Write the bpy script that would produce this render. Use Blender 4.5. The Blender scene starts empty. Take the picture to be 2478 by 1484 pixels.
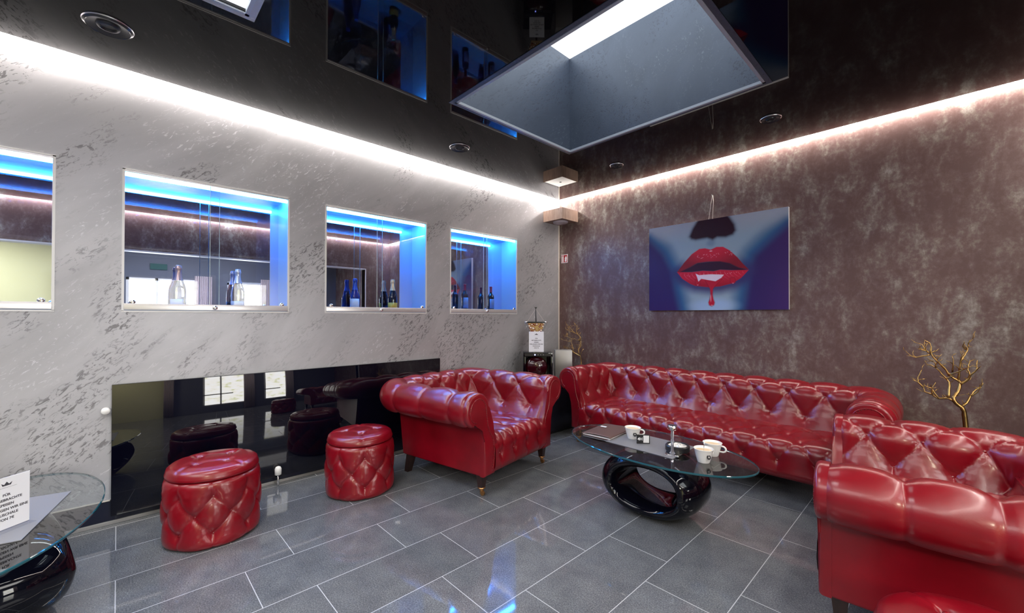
import bpy, bmesh, math, random
import numpy as np
from mathutils import Vector, Matrix
random.seed(7)
PI = math.pi
scn = bpy.context.scene
COL = scn.collection

# ------------------------------------------------------------------ materials
def new_mat(name):
    m = bpy.data.materials.new(name); m.use_nodes = True
    return m, m.node_tree.nodes, m.node_tree.links, m.node_tree.nodes['Principled BSDF']

def pbr(name, col, rough=.5, metal=0., spec=.5, coat=0., coat_rough=.1, emis=None, estr=0., bump=None):
    m, N, L, P = new_mat(name)
    P.inputs['Base Color'].default_value = (*col, 1)
    P.inputs['Roughness'].default_value = rough
    P.inputs['Metallic'].default_value = metal
    P.inputs['Specular IOR Level'].default_value = spec
    P.inputs['Coat Weight'].default_value = coat
    P.inputs['Coat Roughness'].default_value = coat_rough
    if emis:
        P.inputs['Emission Color'].default_value = (*emis, 1); P.inputs['Emission Strength'].default_value = estr
    # a faint procedural variation so that no surface is perfectly uniform
    n = N.new('ShaderNodeTexNoise'); n.inputs['Scale'].default_value = bump[0] if bump else 40
    n.inputs['Detail'].default_value = 4
    tc = N.new('ShaderNodeTexCoord'); L.new(tc.outputs['Object'], n.inputs['Vector'])
    if bump:
        b = N.new('ShaderNodeBump'); b.inputs['Strength'].default_value = bump[1]; b.inputs['Distance'].default_value = bump[2]
        L.new(n.outputs['Fac'], b.inputs['Height']); L.new(b.outputs['Normal'], P.inputs['Normal'])
    else:
        r = N.new('ShaderNodeMapRange'); r.inputs['To Min'].default_value = max(0, rough*.93); r.inputs['To Max'].default_value = min(1, rough*1.07)
        L.new(n.outputs['Fac'], r.inputs['Value']); L.new(r.outputs['Result'], P.inputs['Roughness'])
    return m

def emit(name, col, s):
    m = bpy.data.materials.new(name); m.use_nodes = True
    N = m.node_tree.nodes; N.clear()
    e = N.new('ShaderNodeEmission'); o = N.new('ShaderNodeOutputMaterial')
    e.inputs['Color'].default_value = (*col, 1); e.inputs['Strength'].default_value = s
    m.node_tree.links.new(e.outputs[0], o.inputs[0])
    return m

def ramp(N, stops, interp='LINEAR'):
    r = N.new('ShaderNodeValToRGB'); e = r.color_ramp.elements; r.color_ramp.interpolation = interp
    while len(e) > 1: e.remove(e[-1])
    e[0].position, e[0].color = stops[0][0], (*stops[0][1], 1)
    for p, c in stops[1:]:
        k = e.new(p); k.color = (*c, 1)
    return r

def mix(N, L, a, b, fac, mode='MIX'):
    m = N.new('ShaderNodeMix'); m.data_type = 'RGBA'; m.blend_type = mode
    for sock, v in ((m.inputs['Factor'], fac), (m.inputs[6], a), (m.inputs[7], b)):
        if isinstance(v, (int, float)): sock.default_value = v
        elif isinstance(v, tuple): sock.default_value = (*v, 1)
        else: L.new(v, sock)
    return m.outputs[2]

def math_(N, L, op, a, b=None, c=None):
    m = N.new('ShaderNodeMath'); m.operation = op
    for i, v in enumerate((a, b, c)):
        if v is None: continue
        if isinstance(v, (int, float)): m.inputs[i].default_value = v
        else: L.new(v, m.inputs[i])
    return m.outputs[0]

def tex(N, L, kind, scale, vec, detail=5, rough=.55, dist=0.):
    t = N.new(kind); t.inputs['Scale'].default_value = scale
    if kind == 'ShaderNodeTexNoise':
        t.inputs['Detail'].default_value = detail; t.inputs['Roughness'].default_value = rough
        t.inputs['Distortion'].default_value = dist
    L.new(vec, t.inputs['Vector']); return t

def coords(N, L, scale=(1, 1, 1), rot=(0, 0, 0), loc=(0, 0, 0)):
    tc = N.new('ShaderNodeTexCoord'); mp = N.new('ShaderNodeMapping')
    mp.inputs['Scale'].default_value = scale; mp.inputs['Rotation'].default_value = rot; mp.inputs['Location'].default_value = loc
    L.new(tc.outputs['Object'], mp.inputs['Vector']); return mp.outputs[0]

def stucco(name, base, light, dark, ang=-.75, amt=1.0):
    """trowelled metallic plaster: smooth ground, slanting scraped strokes in patches"""
    m, N, L, P = new_mat(name)
    # strokes run diagonally across the wall plane (y, z)
    v0 = coords(N, L)
    rotv = N.new('ShaderNodeVectorRotate'); rotv.rotation_type = 'X_AXIS'; rotv.inputs['Angle'].default_value = ang
    L.new(v0, rotv.inputs['Vector'])
    sc = N.new('ShaderNodeVectorMath'); sc.operation = 'MULTIPLY'; sc.inputs[1].default_value = (1.6, .55, 1.6)
    L.new(rotv.outputs[0], sc.inputs[0])
    strokes = tex(N, L, 'ShaderNodeTexNoise', 33, sc.outputs[0], 7, .68, 1.1)
    patch = tex(N, L, 'ShaderNodeTexNoise', 1.25, sc.outputs[0], 3, .5, .8)
    big = tex(N, L, 'ShaderNodeTexNoise', 1.6, sc.outputs[0], 4, .6, .8)
    st_d = ramp(N, [(.53, (0, 0, 0)), (.58, (1, 1, 1))]); L.new(strokes.outputs['Fac'], st_d.inputs[0])
    st_l = ramp(N, [(.33, (1, 1, 1)), (.44, (0, 0, 0))]); L.new(strokes.outputs['Fac'], st_l.inputs[0])
    pa = ramp(N, [(.50, (0, 0, 0)), (.57, (1, 1, 1))]); L.new(patch.outputs['Fac'], pa.inputs[0])
    pb = ramp(N, [(.40, (1, 1, 1)), (.50, (0, 0, 0))]); L.new(patch.outputs['Fac'], pb.inputs[0])
    g = ramp(N, [(.3, tuple(c*.84 for c in base)), (.7, tuple(min(1, c*1.14) for c in base))]); L.new(big.outputs['Fac'], g.inputs[0])
    f1 = math_(N, L, 'MULTIPLY', st_d.outputs[0], pa.outputs[0]); f1 = math_(N, L, 'MULTIPLY', f1, .95*amt)
    f2 = math_(N, L, 'MULTIPLY', st_l.outputs[0], pb.outputs[0]); f2 = math_(N, L, 'MULTIPLY', f2, .8*amt)
    c = mix(N, L, g.outputs[0], dark, f1); c = mix(N, L, c, light, f2)
    L.new(c, P.inputs['Base Color'])
    P.inputs['Metallic'].default_value = .25
    P.inputs['Roughness'].default_value = .42
    b = N.new('ShaderNodeBump'); b.inputs['Strength'].default_value = .25; b.inputs['Distance'].default_value = .004
    L.new(math_(N, L, 'SUBTRACT', f2, f1), b.inputs['Height']); L.new(b.outputs[0], P.inputs['Normal'])
    return m

def brownwall(name):
    m, N, L, P = new_mat(name)
    v = coords(N, L, (1, 1, .55)); v2 = coords(N, L, (1, 1, .85))
    a = tex(N, L, 'ShaderNodeTexNoise', 7.5, v, 8, .68, .3)
    b_ = tex(N, L, 'ShaderNodeTexNoise', 30, v2, 6, .7)
    c_ = tex(N, L, 'ShaderNodeTexNoise', 1.8, v, 2, .5)
    s = math_(N, L, 'ADD', math_(N, L, 'MULTIPLY', a.outputs['Fac'], .65), math_(N, L, 'MULTIPLY', b_.outputs['Fac'], .35))
    s = math_(N, L, 'ADD', s, math_(N, L, 'MULTIPLY', math_(N, L, 'SUBTRACT', c_.outputs['Fac'], .5), .25))
    r = ramp(N, [(.42, (.112, .060, .054)), (.50, (.140, .083, .075)), (.56, (.185, .138, .122)), (.65, (.33, .295, .26))])
    L.new(s, r.inputs[0]); L.new(r.outputs[0], P.inputs['Base Color'])
    rr = N.new('ShaderNodeMapRange'); rr.inputs['From Min'].default_value = .4; rr.inputs['From Max'].default_value = .65
    rr.inputs['To Min'].default_value = .5; rr.inputs['To Max'].default_value = .38
    L.new(s, rr.inputs['Value']); L.new(rr.outputs[0], P.inputs['Roughness'])
    P.inputs['Metallic'].default_value = .15
    bp = N.new('ShaderNodeBump'); bp.inputs['Strength'].default_value = .2; bp.inputs['Distance'].default_value = .003
    L.new(s, bp.inputs['Height']); L.new(bp.outputs[0], P.inputs['Normal'])
    return m

TW, TL = .3519, .693     # tile width (x) and length (y)
def floormat(name):
    m, N, L, P = new_mat(name)
    v = coords(N, L)
    sp = N.new('ShaderNodeSeparateXYZ'); L.new(v, sp.inputs[0])
    row = math_(N, L, 'DIVIDE', math_(N, L, 'SUBTRACT', sp.outputs[0], .056), TW)
    ri = math_(N, L, 'FLOOR', row); rf = math_(N, L, 'SUBTRACT', row, ri)
    odd = math_(N, L, 'FLOORED_MODULO', ri, 2.0)
    off = math_(N, L, 'ADD', -3.520, math_(N, L, 'MULTIPLY', odd, .468))
    col = math_(N, L, 'DIVIDE', math_(N, L, 'SUBTRACT', sp.outputs[1], off), TL)
    ci = math_(N, L, 'FLOOR', col); cf = math_(N, L, 'SUBTRACT', col, ci)
    dx = math_(N, L, 'MULTIPLY', math_(N, L, 'MINIMUM', rf, math_(N, L, 'SUBTRACT', 1, rf)), TW)
    dy = math_(N, L, 'MULTIPLY', math_(N, L, 'MINIMUM', cf, math_(N, L, 'SUBTRACT', 1, cf)), TL)
    d = math_(N, L, 'MINIMUM', dx, dy)
    grout = math_(N, L, 'LESS_THAN', d, .0019)
    cb = N.new('ShaderNodeCombineXYZ'); L.new(ri, cb.inputs[0]); L.new(ci, cb.inputs[1])
    wn = N.new('ShaderNodeTexWhiteNoise'); L.new(cb.outputs[0], wn.inputs['Vector'])
    fine = tex(N, L, 'ShaderNodeTexNoise', 160, v, 3, .7)
    mid = tex(N, L, 'ShaderNodeTexNoise', 7, v, 5, .6)
    vor = tex(N, L, 'ShaderNodeTexVoronoi', 38, v)
    r1 = ramp(N, [(.30, (.060, .066, .074)), (.5, (.125, .132, .145)), (.70, (.23, .235, .25))]); L.new(fine.outputs['Fac'], r1.inputs[0])
    c = mix(N, L, r1.outputs[0], (.14, .14, .145), .1)
    mr = ramp(N, [(.3, (.80, .80, .82)), (.7, (1.18, 1.18, 1.16))]); L.new(mid.outputs['Fac'], mr.inputs[0])
    c = mix(N, L, c, mr.outputs[0], 1.0, 'MULTIPLY')
    tv = math_(N, L, 'ADD', .90, math_(N, L, 'MULTIPLY', wn.outputs['Value'], .22))
    cv = N.new('ShaderNodeCombineXYZ'); [L.new(tv, cv.inputs[i]) for i in range(3)]
    c = mix(N, L, c, cv.outputs[0], 1.0, 'MULTIPLY')
    pits = math_(N, L, 'LESS_THAN', vor.outputs['Distance'], .075)
    pn = tex(N, L, 'ShaderNodeTexNoise', 9, v, 2); pits = math_(N, L, 'MULTIPLY', pits, math_(N, L, 'GREATER_THAN', pn.outputs['Fac'], .52))
    c = mix(N, L, c, (.03, .03, .035), math_(N, L, 'MULTIPLY', pits, .8))
    c = mix(N, L, c, (.42, .42, .44), grout)
    L.new(c, P.inputs['Base Color'])
    ro = math_(N, L, 'ADD', .025, math_(N, L, 'MULTIPLY', mid.outputs['Fac'], .045))
    ro = math_(N, L, 'ADD', ro, math_(N, L, 'MULTIPLY', grout, .4))
    L.new(ro, P.inputs['Roughness'])
    P.inputs['Specular IOR Level'].default_value = .62
    b = N.new('ShaderNodeBump'); b.inputs['Strength'].default_value = .5; b.inputs['Distance'].default_value = .001
    L.new(math_(N, L, 'MULTIPLY', grout, -1.0), b.inputs['Height']); L.new(b.outputs[0], P.inputs['Normal'])
    return m

def leather(name):
    m, N, L, P = new_mat(name)
    v = coords(N, L)
    n = tex(N, L, 'ShaderNodeTexNoise', 6, v, 3, .5)
    r = ramp(N, [(.3, (.160, .0010, .0055)), (.7, (.225, .0018, .009))]); L.new(n.outputs['Fac'], r.inputs[0])
    L.new(r.outputs[0], P.inputs['Base Color'])
    P.inputs['Roughness'].default_value = .30
    P.inputs['Specular IOR Level'].default_value = .5
    P.inputs['Coat Weight'].default_value = .30; P.inputs['Coat Roughness'].default_value = .14
    vo = tex(N, L, 'ShaderNodeTexVoronoi', 420, v)
    wr = tex(N, L, 'ShaderNodeTexNoise', 28, v, 5, .6, 1.2)
    h = math_(N, L, 'ADD', math_(N, L, 'MULTIPLY', vo.outputs['Distance'], .10), wr.outputs['Fac'])
    b = N.new('ShaderNodeBump'); b.inputs['Strength'].default_value = .13; b.inputs['Distance'].default_value = .004
    L.new(h, b.inputs['Height']); L.new(b.outputs[0], P.inputs['Normal'])
    return m

def clear_glass(name, tint=(.93, .96, .96), ior=1.5, boost=1.0):
    """a pane: what lies behind shows through, the front face mirrors by Fresnel"""
    m = bpy.data.materials.new(name); m.use_nodes = True
    N, L = m.node_tree.nodes, m.node_tree.links; N.clear()
    t = N.new('ShaderNodeBsdfTransparent'); t.inputs[0].default_value = (*tint, 1)
    g = N.new('ShaderNodeBsdfGlossy'); g.inputs['Roughness'].default_value = .01
    f = N.new('ShaderNodeFresnel'); f.inputs['IOR'].default_value = ior
    ge = N.new('ShaderNodeNewGeometry')
    fac = math_(N, L, 'MULTIPLY', f.outputs[0], math_(N, L, 'SUBTRACT', 1, ge.outputs['Backfacing']))
    fac = math_(N, L, 'MINIMUM', math_(N, L, 'MULTIPLY', fac, boost), 1.0)
    x = N.new('ShaderNodeMixShader'); L.new(fac, x.inputs[0]); L.new(t.outputs[0], x.inputs[1]); L.new(g.outputs[0], x.inputs[2])
    o = N.new('ShaderNodeOutputMaterial'); L.new(x.outputs[0], o.inputs[0])
    return m

def solid_glass(name):
    m, N, L, P = new_mat(name)
    P.inputs['Base Color'].default_value = (.93, .92, .92, 1); P.inputs['Roughness'].default_value = .02
    P.inputs['Transmission Weight'].default_value = 1; P.inputs['IOR'].default_value = 1.36
    n = tex(N, L, 'ShaderNodeTexVoronoi', 60, coords(N, L)); b = N.new('ShaderNodeBump'); b.inputs['Strength'].default_value = .15; b.inputs['Distance'].default_value = .002
    L.new(n.outputs['Distance'], b.inputs['Height']); L.new(b.outputs[0], P.inputs['Normal'])
    return m

def vcol_mat(name, rough=.35):
    m, N, L, P = new_mat(name)
    a = N.new('ShaderNodeAttribute'); a.attribute_name = 'Col'
    L.new(a.outputs['Color'], P.inputs['Base Color']); P.inputs['Roughness'].default_value = rough; P.inputs['Specular IOR Level'].default_value = .18
    tc = coords(N, L); n = tex(N, L, 'ShaderNodeTexNoise', 300, tc, 2)
    b = N.new('ShaderNodeBump'); b.inputs['Strength'].default_value = .08; b.inputs['Distance'].default_value = .001
    L.new(n.outputs['Fac'], b.inputs['Height']); L.new(b.outputs[0], P.inputs['Normal'])
    return m

def wood(name, c1, c2, rough=.4):
    m, N, L, P = new_mat(name)
    v = coords(N, L, (6, 6, 1)); n = tex(N, L, 'ShaderNodeTexNoise', 6, v, 5, .6, .5)
    r = ramp(N, [(.35, c1), (.65, c2)]); L.new(n.outputs['Fac'], r.inputs[0]); L.new(r.outputs[0], P.inputs['Base Color'])
    P.inputs['Roughness'].default_value = rough
    return m

M = dict(
 silver=stucco('silver_plaster', (.45, .445, .47), (.78, .78, .82), (.19, .185, .195)),
 shaft=stucco('shaded_silver_plaster', (.078, .098, .140), (.19, .23, .28), (.055, .065, .095), amt=.8),  # same stucco as the silver wall, the shaft's dimness put into darker colours
 brown=brownwall('brown_wallpaper'),
 floor=floormat('granite_tiles'),
 leather=leather('red_leather'),
 ceiling=pbr('black_stretch_ceiling', (.003, .003, .004), .02, spec=.20),
 blackgloss=pbr('black_gloss', (.002, .002, .005), .03, spec=.42),
 blackglass=pbr('black_panel_glass', (.002, .002, .007), .015, spec=.7),
 navy=pbr('dark_gloss_skirting', (.012, .014, .03), .12, spec=.6),
 white=pbr('white_paint', (.80, .79, .78), .45),
 warmwhite=pbr('warm_white_edge', (.75, .68, .60), .5),
 niche=pbr('niche_lining', (.50, .62, .84), .35),
 mirror=pbr('mirror_silver', (.76, .79, .97), .0, metal=1.),
 alu=pbr('satin_aluminium', (.74, .72, .73), .3, metal=.55),
 chrome=pbr('chrome', (.85, .85, .87), .08, metal=1.),
 brass=pbr('aged_brass', (.55, .30, .12), .3, metal=1.),
 nail=pbr('dark_red_nail', (.16, .03, .03), .25, metal=.7),
 gold=pbr('gold_paint', (.40, .245, .085), .30, metal=1., bump=(60, .3, .003)),
 darkwood=wood('dark_stained_leg', (.016, .008, .007), (.035, .015, .012), .3),
 boxwood=wood('brown_veneer', (.20, .125, .095), (.29, .20, .16), .45),
 grey=pbr('grey_leatherette', (.20, .20, .215), .45, bump=(350, .15, .001)),
 greyback=pbr('bluegrey_paint', (.13, .14, .18), .6),
 black=pbr('black_plastic', (.012, .012, .014), .35),
 porcelain=pbr('white_porcelain', (.86, .85, .83), .12, coat=.5),
 coffee=pbr('milky_coffee', (.68, .50, .30), .4),
 folder=pbr('brown_leather_folder', (.105, .052, .042), .5, bump=(200, .2, .001)),
 paper=pbr('white_paper', (.85, .85, .88), .6),
 ink=pbr('dark_ink', (.05, .05, .06), .6),
 ash=pbr('crumpled_silver', (.75, .73, .68), .35, metal=.5, bump=(90, .8, .004)),
 drum=pbr('dark_red_drum', (.035, .002, .006), .12, coat=.3),
 steel=pbr('brushed_grey_metal', (.36, .35, .34), .4, metal=.5),
 red=pbr('sign_red', (.42, .01, .02), .5),
 green=pbr('sign_green', (.012, .085, .075), .5),
 yellow=pbr('yellow_plaster', (.66, .64, .40), .6),
 curtain=pbr('pale_curtain', (.62, .52, .54), .8),
 led=emit('warm_white_led', (1.0, .93, .86), 30),
 blueled=emit('blue_led', (.03, .33, 1.0), 66),
 sky=emit('daylight_skylight', (.90, .96, 1.0), 1.4),
 sky2=emit('daylight_skylight_near', (.95, .98, 1.0), 6),
 bluedot=emit('blue_indicator', (.25, .3, 1.0), 14),
 lampdisc=pbr('opal_lamp_glass', (.55, .50, .55), .4),
 glass=clear_glass('pane_glass', (.95, .97, .98)),
 topglass=clear_glass('table_glass', (.80, .84, .86), 1.55, 1.5),
 glassedge=pbr('green_glass_edge', (.015, .085, .11), .05, spec=.8),
 acrylic=clear_glass('acrylic', (.92, .93, .96)),
 bottle_clear=solid_glass('clear_bottle_glass'),
 bottle_dark=pbr('dark_bottle_glass', (.006, .008, .02), .04, spec=.7),
 bottle_blue=pbr('blue_bottle_glass', (.01, .02, .16), .06, spec=.7),
 foil_pink=pbr('rose_foil', (.62, .40, .36), .3, metal=.6),
 foil_silver=pbr('silver_foil', (.70, .68, .76), .3, metal=.6),
 foil_gold=pbr('gold_foil', (.72, .52, .30), .3, metal=.6),
 foil_blue=pbr('blue_foil', (.03, .08, .35), .3, metal=.5),
 foil_red=pbr('wine_red_foil', (.22, .01, .05), .35),
 lab_yellow=pbr('yellow_label', (.75, .42, .04), .5),
 lab_white=pbr('white_label', (.70, .68, .66), .5),
 lab_blue=pbr('blue_grey_label', (.14, .20, .38), .5),
 lab_grey=pbr('silver_label', (.55, .55, .62), .4),
)
# daylight panes: bright sky with a few faint lines of what lies outside
def window_mat(name, s):
    m = bpy.data.materials.new(name); m.use_nodes = True
    N, L = m.node_tree.nodes, m.node_tree.links; N.clear()
    v = coords(N, L, (1, 1, 2.2)); n = tex(N, L, 'ShaderNodeTexNoise', 3.2, v, 4, .6)
    r = ramp(N, [(.35, (.70, .72, .45)), (.45, (1, .97, .9)), (.6, (1, 1, 1))]); L.new(n.outputs['Fac'], r.inputs[0])
    e = N.new('ShaderNodeEmission'); L.new(r.outputs[0], e.inputs[0]); e.inputs[1].default_value = s
    o = N.new('ShaderNodeOutputMaterial'); L.new(e.outputs[0], o.inputs[0]); return m
M['daylight'] = window_mat('daylight_garden', 7)

# ------------------------------------------------------------------ mesh helpers
def link(name, me, mats, parent=None, loc=None, smooth=False):
    o = bpy.data.objects.new(name, me); COL.objects.link(o)
    for m in (mats if isinstance(mats, (list, tuple)) else [mats]): me.materials.append(M[m] if isinstance(m, str) else m)
    if parent: o.parent = parent
    if loc is not None: o.location = loc
    if smooth:
        me.polygons.foreach_set('use_smooth', [True]*len(me.polygons))
    return o

def bm_obj(name, bm, mats, parent=None, loc=None, smooth=False, sharp=None):
    bmesh.ops.recalc_face_normals(bm, faces=bm.faces)
    me = bpy.data.meshes.new(name); bm.to_mesh(me); bm.free()
    o = link(name, me, mats, parent, loc, smooth)
    if sharp is not None:
        me.polygons.foreach_set('use_smooth', [True]*len(me.polygons)); me.set_sharp_from_angle(angle=math.radians(sharp))
    return o

def box(bm, a, b, bev=0, seg=2, mi=0):
    c = [(a[i]+b[i])/2 for i in range(3)]; s = [abs(b[i]-a[i]) for i in range(3)]
    r = bmesh.ops.create_cube(bm, size=1, matrix=Matrix.Translation(c) @ Matrix.Diagonal((*s, 1)))
    vs = r['verts']; fs = list({f for v in vs for f in v.link_faces})
    for f in fs: f.material_index = mi
    if bev:
        es = list({e for v in vs for e in v.link_edges})
        rr = bmesh.ops.bevel(bm, geom=es, offset=bev, segments=seg, profile=.6, affect='EDGES')
        for f in rr['faces']: f.material_index = mi
    return vs

def boxo(name, a, b, mat, parent=None, bev=0, **k):
    bm = bmesh.new(); box(bm, a, b, bev); return bm_obj(name, bm, mat, parent, sharp=35 if bev else None, **k)

def lathe(bm, prof, n=32, c=(0, 0), mi=0, cap=True):
    rings = []
    for r, z in prof:
        if r < 1e-6: rings.append([bm.verts.new((c[0], c[1], z))])
        else: rings.append([bm.verts.new((c[0]+r*math.cos(2*PI*i/n), c[1]+r*math.sin(2*PI*i/n), z)) for i in range(n)])
    for A, B in zip(rings, rings[1:]):
        for i in range(n):
            j = (i+1) % n
            if len(A) == 1 and len(B) == 1: continue
            if len(A) == 1: f = bm.faces.new((A[0], B[i], B[j]))
            elif len(B) == 1: f = bm.faces.new((A[i], A[j], B[0]))
            else: f = bm.faces.new((A[i], A[j], B[j], B[i]))
            f.material_index = mi
    if cap:
        for R_ in (rings[0], rings[-1]):
            if len(R_) > 2: bm.faces.new(R_).material_index = mi

def latheo(name, prof, mat, parent=None, n=32, loc=None, cap=True, sharp=40):
    bm = bmesh.new(); lathe(bm, prof, n, cap=cap); return bm_obj(name, bm, mat, parent, loc, sharp=sharp)

def tube(bm, pts, rad, n=8, cap=True):
    pts = [Vector(p) for p in pts]; rs = rad if isinstance(rad, (list, tuple)) else [rad]*len(pts)
    rings = []; up = None
    for i, p in enumerate(pts):
        d = (pts[min(i+1, len(pts)-1)]-pts[max(i-1, 0)]).normalized()
        if up is None: up = d.orthogonal().normalized()
        up = (up-d*up.dot(d)).normalized(); s = d.cross(up)
        rings.append([bm.verts.new(p+(up*math.cos(2*PI*k/n)+s*math.sin(2*PI*k/n))*rs[i]) for k in range(n)])
    for A, B in zip(rings, rings[1:]):
        for k in range(n): bm.faces.new((A[k], A[(k+1) % n], B[(k+1) % n], B[k]))
    if cap: bm.faces.new(rings[0]); bm.faces.new(rings[-1])

def tubeo(name, pts, rad, mat, parent=None, n=8):
    bm = bmesh.new(); tube(bm, pts, rad, n); return bm_obj(name, bm, mat, parent, smooth=True)

def prism(bm, poly, h0, h1, axis=2, mi=0):
    """poly in 2D, extruded along axis from h0 to h1 (axis 0: poly=(y,z); 1: (x,z); 2: (x,y))"""
    def P(p, h): return {0: (h, p[0], p[1]), 1: (p[0], h, p[1]), 2: (p[0], p[1], h)}[axis]
    A = [bm.verts.new(P(p, h0)) for p in poly]; B = [bm.verts.new(P(p, h1)) for p in poly]
    n = len(poly); fs = [bm.faces.new(A), bm.faces.new(B)]
    fs += [bm.faces.new((A[i], A[(i+1) % n], B[(i+1) % n], B[i])) for i in range(n)]
    for f in fs: f.material_index = mi
    return fs

def grid_mesh(name, P, mats, parent=None, closed_u=False, closed_v=False, smooth=True):
    """P: array (nu, nv, 3)"""
    nu, nv = P.shape[:2]; me = bpy.data.meshes.new(name)
    V = P.reshape(-1, 3); F = []
    idx = np.arange(nu*nv).reshape(nu, nv)
    a = idx if not closed_u else np.vstack([idx, idx[:1]])
    if closed_v: a = np.hstack([a, a[:, :1]])
    F = np.stack([a[:-1, :-1], a[1:, :-1], a[1:, 1:], a[:-1, 1:]], -1).reshape(-1, 4)
    me.from_pydata(V.tolist(), [], F.tolist()); me.update()
    return link(name, me, mats, parent, smooth=smooth)

def empty(name, loc, rz=0, label=None, cat=None, group=None):
    o = bpy.data.objects.new(name, None); COL.objects.link(o); o.location = loc; o.rotation_euler = (0, 0, rz)
    o.empty_display_size = .1
    return tag(o, label, cat, group)

def tag(o, label=None, cat=None, group=None, kind=None):
    if label: o['label'] = label
    if cat: o['category'] = cat
    if group: o['group'] = group
    if kind: o['kind'] = kind
    return o

def struct(o, label=None): return tag(o, label=label, kind='structure')

def dup(root):
    r = root.copy(); COL.objects.link(r)
    for ch in list(root.children):
        c = ch.copy(); COL.objects.link(c); c.parent = r
        for g in list(ch.children):
            d = g.copy(); COL.objects.link(d); d.parent = c
    return r

def text(name, s, size, mat, parent, M4, depth=.0006, bold=.0, align='CENTER'):
    cu = bpy.data.curves.new(name+'_curve', 'FONT'); cu.body = s; cu.size = size; cu.align_x = align; cu.align_y = 'CENTER'
    cu.extrude = depth; cu.offset = bold; cu.resolution_u = 3
    t = bpy.data.objects.new(name+'_tmp', cu); COL.objects.link(t)
    dg = bpy.context.evaluated_depsgraph_get()
    me = bpy.data.meshes.new_from_object(t.evaluated_get(dg)); bpy.data.objects.remove(t)
    me.transform(M4); me.name = name; me.materials.clear()
    return link(name, me, mat, parent)

# ------------------------------------------------------------------ camera (fitted to the photograph)
CAM = Vector((3.5293, -4.2135, 1.28)); F_PX = 1002.23; YAW = math.radians(136.409); PITCH = .00776; ROLL = .00199
fw = Vector((math.cos(PITCH)*math.cos(YAW), math.cos(PITCH)*math.sin(YAW), math.sin(PITCH)))
rt = Vector((math.sin(YAW), -math.cos(YAW), 0)); up = rt.cross(fw)
R_ = rt*math.cos(ROLL)+up*math.sin(ROLL); U_ = -rt*math.sin(ROLL)+up*math.cos(ROLL)
cd = bpy.data.cameras.new('camera'); cam = bpy.data.objects.new('camera', cd); COL.objects.link(cam)
cam.matrix_world = Matrix(((R_.x, U_.x, -fw.x, CAM.x), (R_.y, U_.y, -fw.y, CAM.y), (R_.z, U_.z, -fw.z, CAM.z), (0, 0, 0, 1)))
cd.sensor_width = 36; cd.lens = F_PX*36/2478; cd.shift_y = 14.7/2478; cd.clip_start = .02
scn.camera = cam

# ------------------------------------------------------------------ room shell
H = 2.789; W = 4.17; Y0 = -7.6; XB = 7.2
NZ0, NZ1, ND = 1.309, 2.189, .262
NICHES = [(-5.42, -4.483), (-4.192, -3.255), (-2.975, -2.021), (-1.731, -.780)]
bm = bmesh.new(); box(bm, (-.35, Y0-.1, -.06), (XB+.1, .1, 0)); struct(bm_obj('floor', bm, 'floor'))

bm = bmesh.new()
box(bm, (-.35, Y0, .15), (0, 0, NZ0)); box(bm, (-.35, Y0, NZ1), (0, 0, 2.99))
ys = [Y0]+[v for n in NICHES for v in n]+[0]
for i in range(0, len(ys), 2): box(bm, (-.35, ys[i], NZ0), (0, ys[i+1], NZ1))
bmesh.ops.remove_doubles(bm, verts=bm.verts, dist=1e-5)
struct(bm_obj('wall_left', bm, 'silver'))
bm = bmesh.new(); box(bm, (-.35, 0, 0), (XB+.1, .12, 2.99)); struct(bm_obj('wall_right', bm, 'brown'))
bm = bmesh.new(); box(bm, (-.35, Y0-.12, 0), (XB+.1, Y0, 2.99)); struct(bm_obj('wall_near', bm, 'greyback'))
bm = bmesh.new(); OPY0, OPY1, OPZ = -6.6, -.55, 2.24
box(bm, (W, OPY1, 0), (W+.16, 0, 2.99)); box(bm, (W, OPY0, OPZ), (W+.16, OPY1, 2.99)); box(bm, (W, Y0, 0), (W+.16, OPY0, 2.99))
struct(bm_obj('wall_opposite', bm, 'brown'))
bm = bmesh.new(); box(bm, (W-.004, OPY0-.04, OPZ-.02), (W+.165, OPY1+.02, OPZ)); box(bm, (W-.004, OPY1, 0), (W+.165, OPY1+.02, OPZ))
struct(bm_obj('trim_1', bm, 'white'))

# ceiling: glossy black stretch membrane with two skylight holes and a light gap along the walls
G = .055
SK = [(1.137, -2.498, 2.732, -1.205), (1.112, -5.04, 2.732, -3.746)]
bm = bmesh.new()
xs = [G, 1.137, 2.732, W-G]
def cbox(x0, y0, x1, y1): box(bm, (x0, y0, H), (x1, y1, H+.012))
cbox(G, Y0, SK[0][0], -G); cbox(SK[0][2], Y0, W-G, -G)
cbox(SK[0][0], SK[0][3], SK[0][2], -G); cbox(SK[0][0], SK[1][3], SK[0][2], SK[0][1]); cbox(SK[0][0], Y0, SK[0][2], SK[1][1])
cbox(SK[1][0], SK[1][1], SK[0][0], SK[1][3]) if False else None
bmesh.ops.remove_doubles(bm, verts=bm.verts, dist=1e-5)
struct(bm_obj('ceiling', bm, 'ceiling'))
bm = bmesh.new(); t = .03
box(bm, (-.35, Y0, 2.99), (SK[0][0]-t, 0, 3.03)); box(bm, (SK[0][2]+t, Y0, 2.99), (W+.16, 0, 3.03))
box(bm, (SK[0][0]-t, SK[0][3]+t, 2.99), (SK[0][2]+t, 0, 3.03)); box(bm, (SK[0][0]-t, SK[1][3]+t, 2.99), (SK[0][2]+t, SK[0][1]-t, 3.03))
box(bm, (SK[0][0]-t, Y0, 2.99), (SK[0][2]+t, SK[1][1]-t, 3.03))
struct(bm_obj('ceiling_slab', bm, 'greyback'))
bm = bmesh.new(); box(bm, (W+.16, Y0, 2.75), (XB+.1, 0, 2.99)); struct(bm_obj('ceiling_back', bm, 'white'))
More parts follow.
